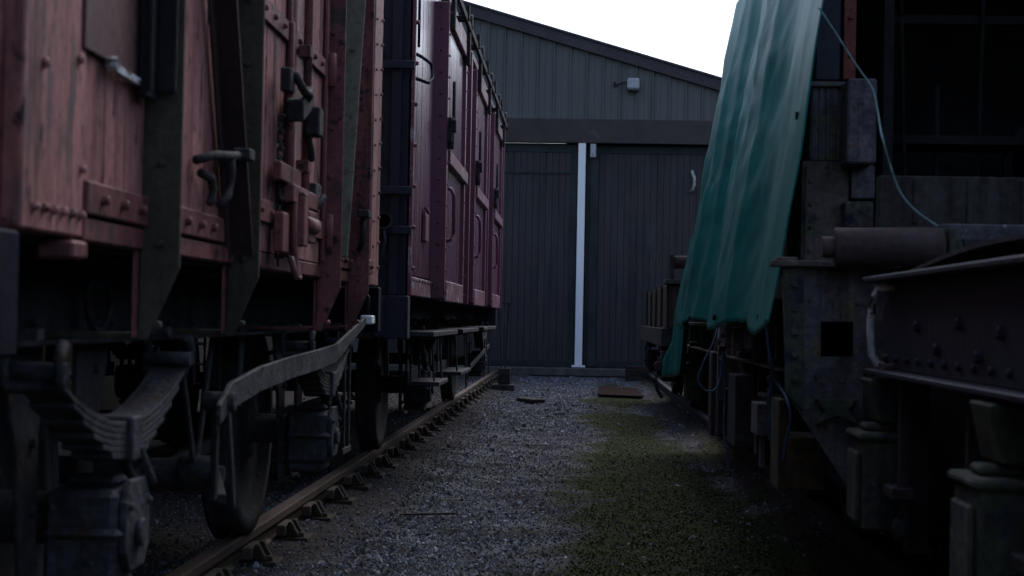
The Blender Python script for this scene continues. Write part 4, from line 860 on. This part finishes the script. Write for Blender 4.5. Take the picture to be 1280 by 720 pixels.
# ------------------------------------------------------------------ tarpaulin
def tarp():
    t = thing('tarpaulin', 'large green tarpaulin draped over the rail crane, hanging in folds beside the path', 'tarpaulin', (RT, 9.8, 3.5))
    def lat(y, z, v):   # v: 0 top .. 1 hem
        base = 1.225 - .162 * (3.62 - z)
        a = min(1, v * 1.6 + .25) * min(1, max(.10, (y - 6.6) / 1.2))
        base -= .105 * max(0, min(1, (9.6 - y) / 2.2)) * (.75 + .25 * min(1, (z - 1.1) / 1.2))
        q = y + .12 * mnoise.noise(Vector((y * .8, z * .5, 7.0))) + .07 * (z - 1.1) * math.sin(y * 1.7)
        am = .5 + .9 * abs(mnoise.noise(Vector((y * .9, z * .45, 11.0))))
        am = .55 + .8 * am
        f = (.125 * (abs(math.sin(q * 1.9 + .5 * math.sin(q * 1.1))) - .6) + .050 * (abs(math.sin(q * 4.6 + 1.7)) - .6) * (1.7 - am)) * am
        f += .02 * mnoise.noise(Vector((y * 1.3, z * 1.0, 2.0))) + .010 * mnoise.noise(Vector((y * 3.1 + z * 2.2, z * 2.6 - y, 5.0))) + .006 * mnoise.noise(Vector((y * 9, z * 8, 5.0)))
        e = .014 * mnoise.noise(Vector((y * 2.5, z * 2.5, 8.0)))
        g = .055 * math.sin(q * 1.75 + 2.2) * max(0, min(1, (y - 7.2) / 1.5)) * (.6 + .5 * v)
        return base + f * a + g + e
    NY, NZ = 300, 110
    b = B(); grid = []
    for i in range(NY + 1):
        u = i / NY; row = []
        y = 6.15 + 6.4 * u
        hem = 1.105 + .022 * math.sin(y * 3.5) + .028 * mnoise.noise(Vector((y * 1.9, 0, 0))) + .012 * mnoise.noise(Vector((y * 9, 0, 0))) - .03 * max(0, u - .8)
        for j in range(NZ + 1):
            v = j / NZ
            z = 3.62 + (hem - 3.62) * v
            yy = y + (.05 * math.sin(z * 2.3) + .06 * v) * (1 - u) * 1.0
            row.append(b.bm.verts.new((lat(y, z, v), yy, z)))
        grid.append(row)
    top = []
    for i in range(NY + 1):
        y = 6.15 + 6.4 * i / NY; col_ = [grid[i][0]]
        for k, (x, z) in enumerate(((1.32, 3.68), (1.6, 3.74), (2.1, 3.78), (2.6, 3.74), (2.9, 3.66), (3.02, 3.4), (3.08, 2.6), (3.15, 1.6))):
            col_.append(b.bm.verts.new((x + .02 * math.sin(y * 4 + k), y, z + (.012 * math.sin(y * 5 + k) if z > 3 else 0))))
        top.append(col_)
    for G in (grid, top):
        for i in range(len(G) - 1):
            for j in range(len(G[0]) - 1):
                f = b.bm.faces.new((G[i][j], G[i + 1][j], G[i + 1][j + 1], G[i][j + 1])); f.smooth = True
    o = b.build('sheet', 'tarp', t); md = o.modifiers.new('t', 'SOLIDIFY'); md.thickness = .004
    # lower darker flap at the far end
    b = B(); G = []
    for i in range(41):
        u = i / 40; row = []
        for j in range(41):
            v = j / 40
            ztop = 2.25 - .25 * u; zb = .72 - .1 * u
            z = ztop + (zb - ztop) * v; y = 12.35 + (0.15 + 1.9 * v ** .8) * u
            L = 1.225 - .162 * (3.62 - max(z, 1.2)) - .02 + .03 * math.sin(y * 6 + z) + .015 * math.sin(y * 14) - .06 * (max(0, 1.2 - z))
            row.append(b.bm.verts.new((L + .02, y, z)))
        G.append(row)
    for i in range(40):
        for j in range(40): f = b.bm.faces.new((G[i][j], G[i + 1][j], G[i + 1][j + 1], G[i][j + 1])); f.smooth = True
    o = b.build('end_flap', 'tarp', t); md = o.modifiers.new('t', 'SOLIDIFY'); md.thickness = .004
    # eyelets and seam
    for y, z in ((6.6, 1.155), (8.1, 1.155), (9.2, 1.155), (10.3, 1.155), (11.4, 1.155), (6.33, 1.95), (6.33, 2.75)):
        l = lat(y, z, .9); b = B(); b.cyl((l - .008, y, z), (l + .006, y, z), .016, seg=12); b.build('eyelet', 'black', t)
tarp()

def rope(name, pix, r, m, label):
    pts = [at(*p) for p in pix]
    # smooth (Catmull-Rom)
    out = []
    for i in range(len(pts) - 1):
        p0, p1, p2, p3 = pts[max(0, i - 1)], pts[i], pts[i + 1], pts[min(len(pts) - 1, i + 2)]
        for k in range(6):
            s = k / 6; out.append(.5 * ((2 * p1) + (-p0 + p2) * s + (2 * p0 - 5 * p1 + 4 * p2 - p3) * s * s + (-p0 + 3 * p1 - 3 * p2 + p3) * s ** 3))
    out.append(pts[-1])
    b = B(); b.tube(out, r, 6); tag(b.build(name, m, None), label, 'rope', 'ropes hanging from the tarpaulin and crane')
rope('rope', [(1024, 10, 6.15), (1045, 42, 6.12), (1068, 78, 6.1), (1090, 110, 6.0), (1097, 138, 5.8), (1102, 168, 5.45), (1112, 205, 5.45), (1125, 240, 5.45), (1145, 264, 5.42), (1172, 283, 5.4)], .0042, 'rope_green', 'thin pale green cord running from the tarpaulin edge down to the rusty roller')
rope('rope', [(899, 400, 8.9), (893, 425, 8.8), (880, 452, 8.75), (873, 474, 8.75), (880, 487, 8.75), (892, 488, 8.75), (900, 474, 8.8), (904, 440, 8.85)], .006, 'rope_blue', 'blue rope hanging in a loop below the tarpaulin hem')
rope('rope', [(904, 440, 8.8), (906, 490, 8.8), (905, 540, 8.7), (912, 590, 8.6)], .005, 'rope_blue', 'straight length of blue rope trailing to the gravel under the crane')
rope('rope', [(957, 398, 6.3), (960, 430, 6.3), (964, 455, 6.3), (972, 478, 6.4), (984, 500, 6.1), (988, 525, 6.05), (983, 548, 6.05), (978, 575, 6.05)], .0055, 'rope_blue', 'blue rope curling down past the riveted end plate')
rope('rope', [(961, 470, 7.0), (965, 485, 7.0), (961, 500, 7.0), (965, 515, 7.0), (962, 530, 7.0), (964, 550, 7.0)], .012, 'rope_blue', 'thick knotted blue rope hanging below the crane frame')

# ------------------------------------------------------------------ low wagon beyond the crane
def low_wagon():
    cx = RT; y0, y1 = 17.2, 23.0
    t = thing('low_wagon', 'dark low wagon with a roller across its end, beside the shed door', 'wagon', (cx, 20, .15))
    b = B(); b.box(.98, 2 * cx - .98, y0, y1, 1.05, 1.52); 
    for k in range(5): b.box(.955, .979, y0 + .1 + k * 1.3, y0 + .2 + k * 1.3, 1.0, 1.54)
    for u in (1.0, 1.2, 1.5, 1.9, 2.4, 2.9): b.box(u, u + .08, y0 - .04, y0, 1.05, 1.5)
    b.build('body', 'chair', t, .006)
    b = B(); b.box(.93, 2 * cx - .93, y0 - .08, y0 + .3, 1.521, 1.57); b.build('top_plate', 'greenbox', t, .006)
    b = B(); b.cyl((1.03, y0 + .1, 1.76), (2.6, y0 + .1, 1.76), .07, seg=20); b.build('roller', 'rust_sheet', t)
    for u in (.98, 2.61):
        b = B(); b.box(u, u + .045, y0 + .02, y0 + .18, 1.571, 1.84); b.build('roller_stand', 'iron', t, .004)
    b = B(); b.box(cx - 1.2, cx + 1.2, y0 + .0, y0 + .12, .85, 1.046); b.box(cx - 1.2, cx - 1.1, y0 + .13, y1, .85, 1.046); b.box(cx + 1.1, cx + 1.2, y0 + .13, y1, .85, 1.046); b.build('underframe', 'iron', t, .005)
    b = B(); b.box(.90, 1.06, y0 - .02, y0 + .2, .62, .80); b.tube([(.88, y0, .60), (.84, y0 - .05, .50), (.87, y0, .38), (.92, y0, .3)], .022); b.cyl((.87, y0 - .08, .64), (.87, y0 + .0, .64), .05, seg=12); b.build('step_iron', 'iron_pale', t, .006)
    buffers(t, cx, y0, -1)
    for ya in (y0 + 1.2, y1 - 1.2): axle_set(t, cx, ya, pale=False)
low_wagon()

# added unseen van behind the camera, put there to block low light
c = copy_tree(red_van); c.location = (LT, 5.45 - 6.35, .15); c['label'] = 'added copy of the faded red goods van, unseen behind the camera, blocking low light'

# added walls that keep the gaps under and between the vehicles dark
M_['brick'] = mat('dark_shade_brick', (.010, .008, .008), (.026, .020, .018), 6, .9, .4, (1, 1, 2.5))  # set very dark so the gaps behind the vehicles read as shade
for x, z, lbl in ((-4.9, 3.0, 'added dark brick wall beyond the faded red van, shutting out light between its wheels'), (5.2, 3.0, 'added dark brick wall behind the rail crane, shutting out light')):
    t = thing('added_wall', lbl, 'wall', (x, 12, 0))
    b = B(); b.box(x - .12, x + .12, -6, 31.2, -.05, z); b.build('brickwork', 'brick', t)
    b = B(); b.box(x - .16, x + .16, -6, 31.2, z + .002, z + .08); b.build('coping', 'concrete', t, .01)
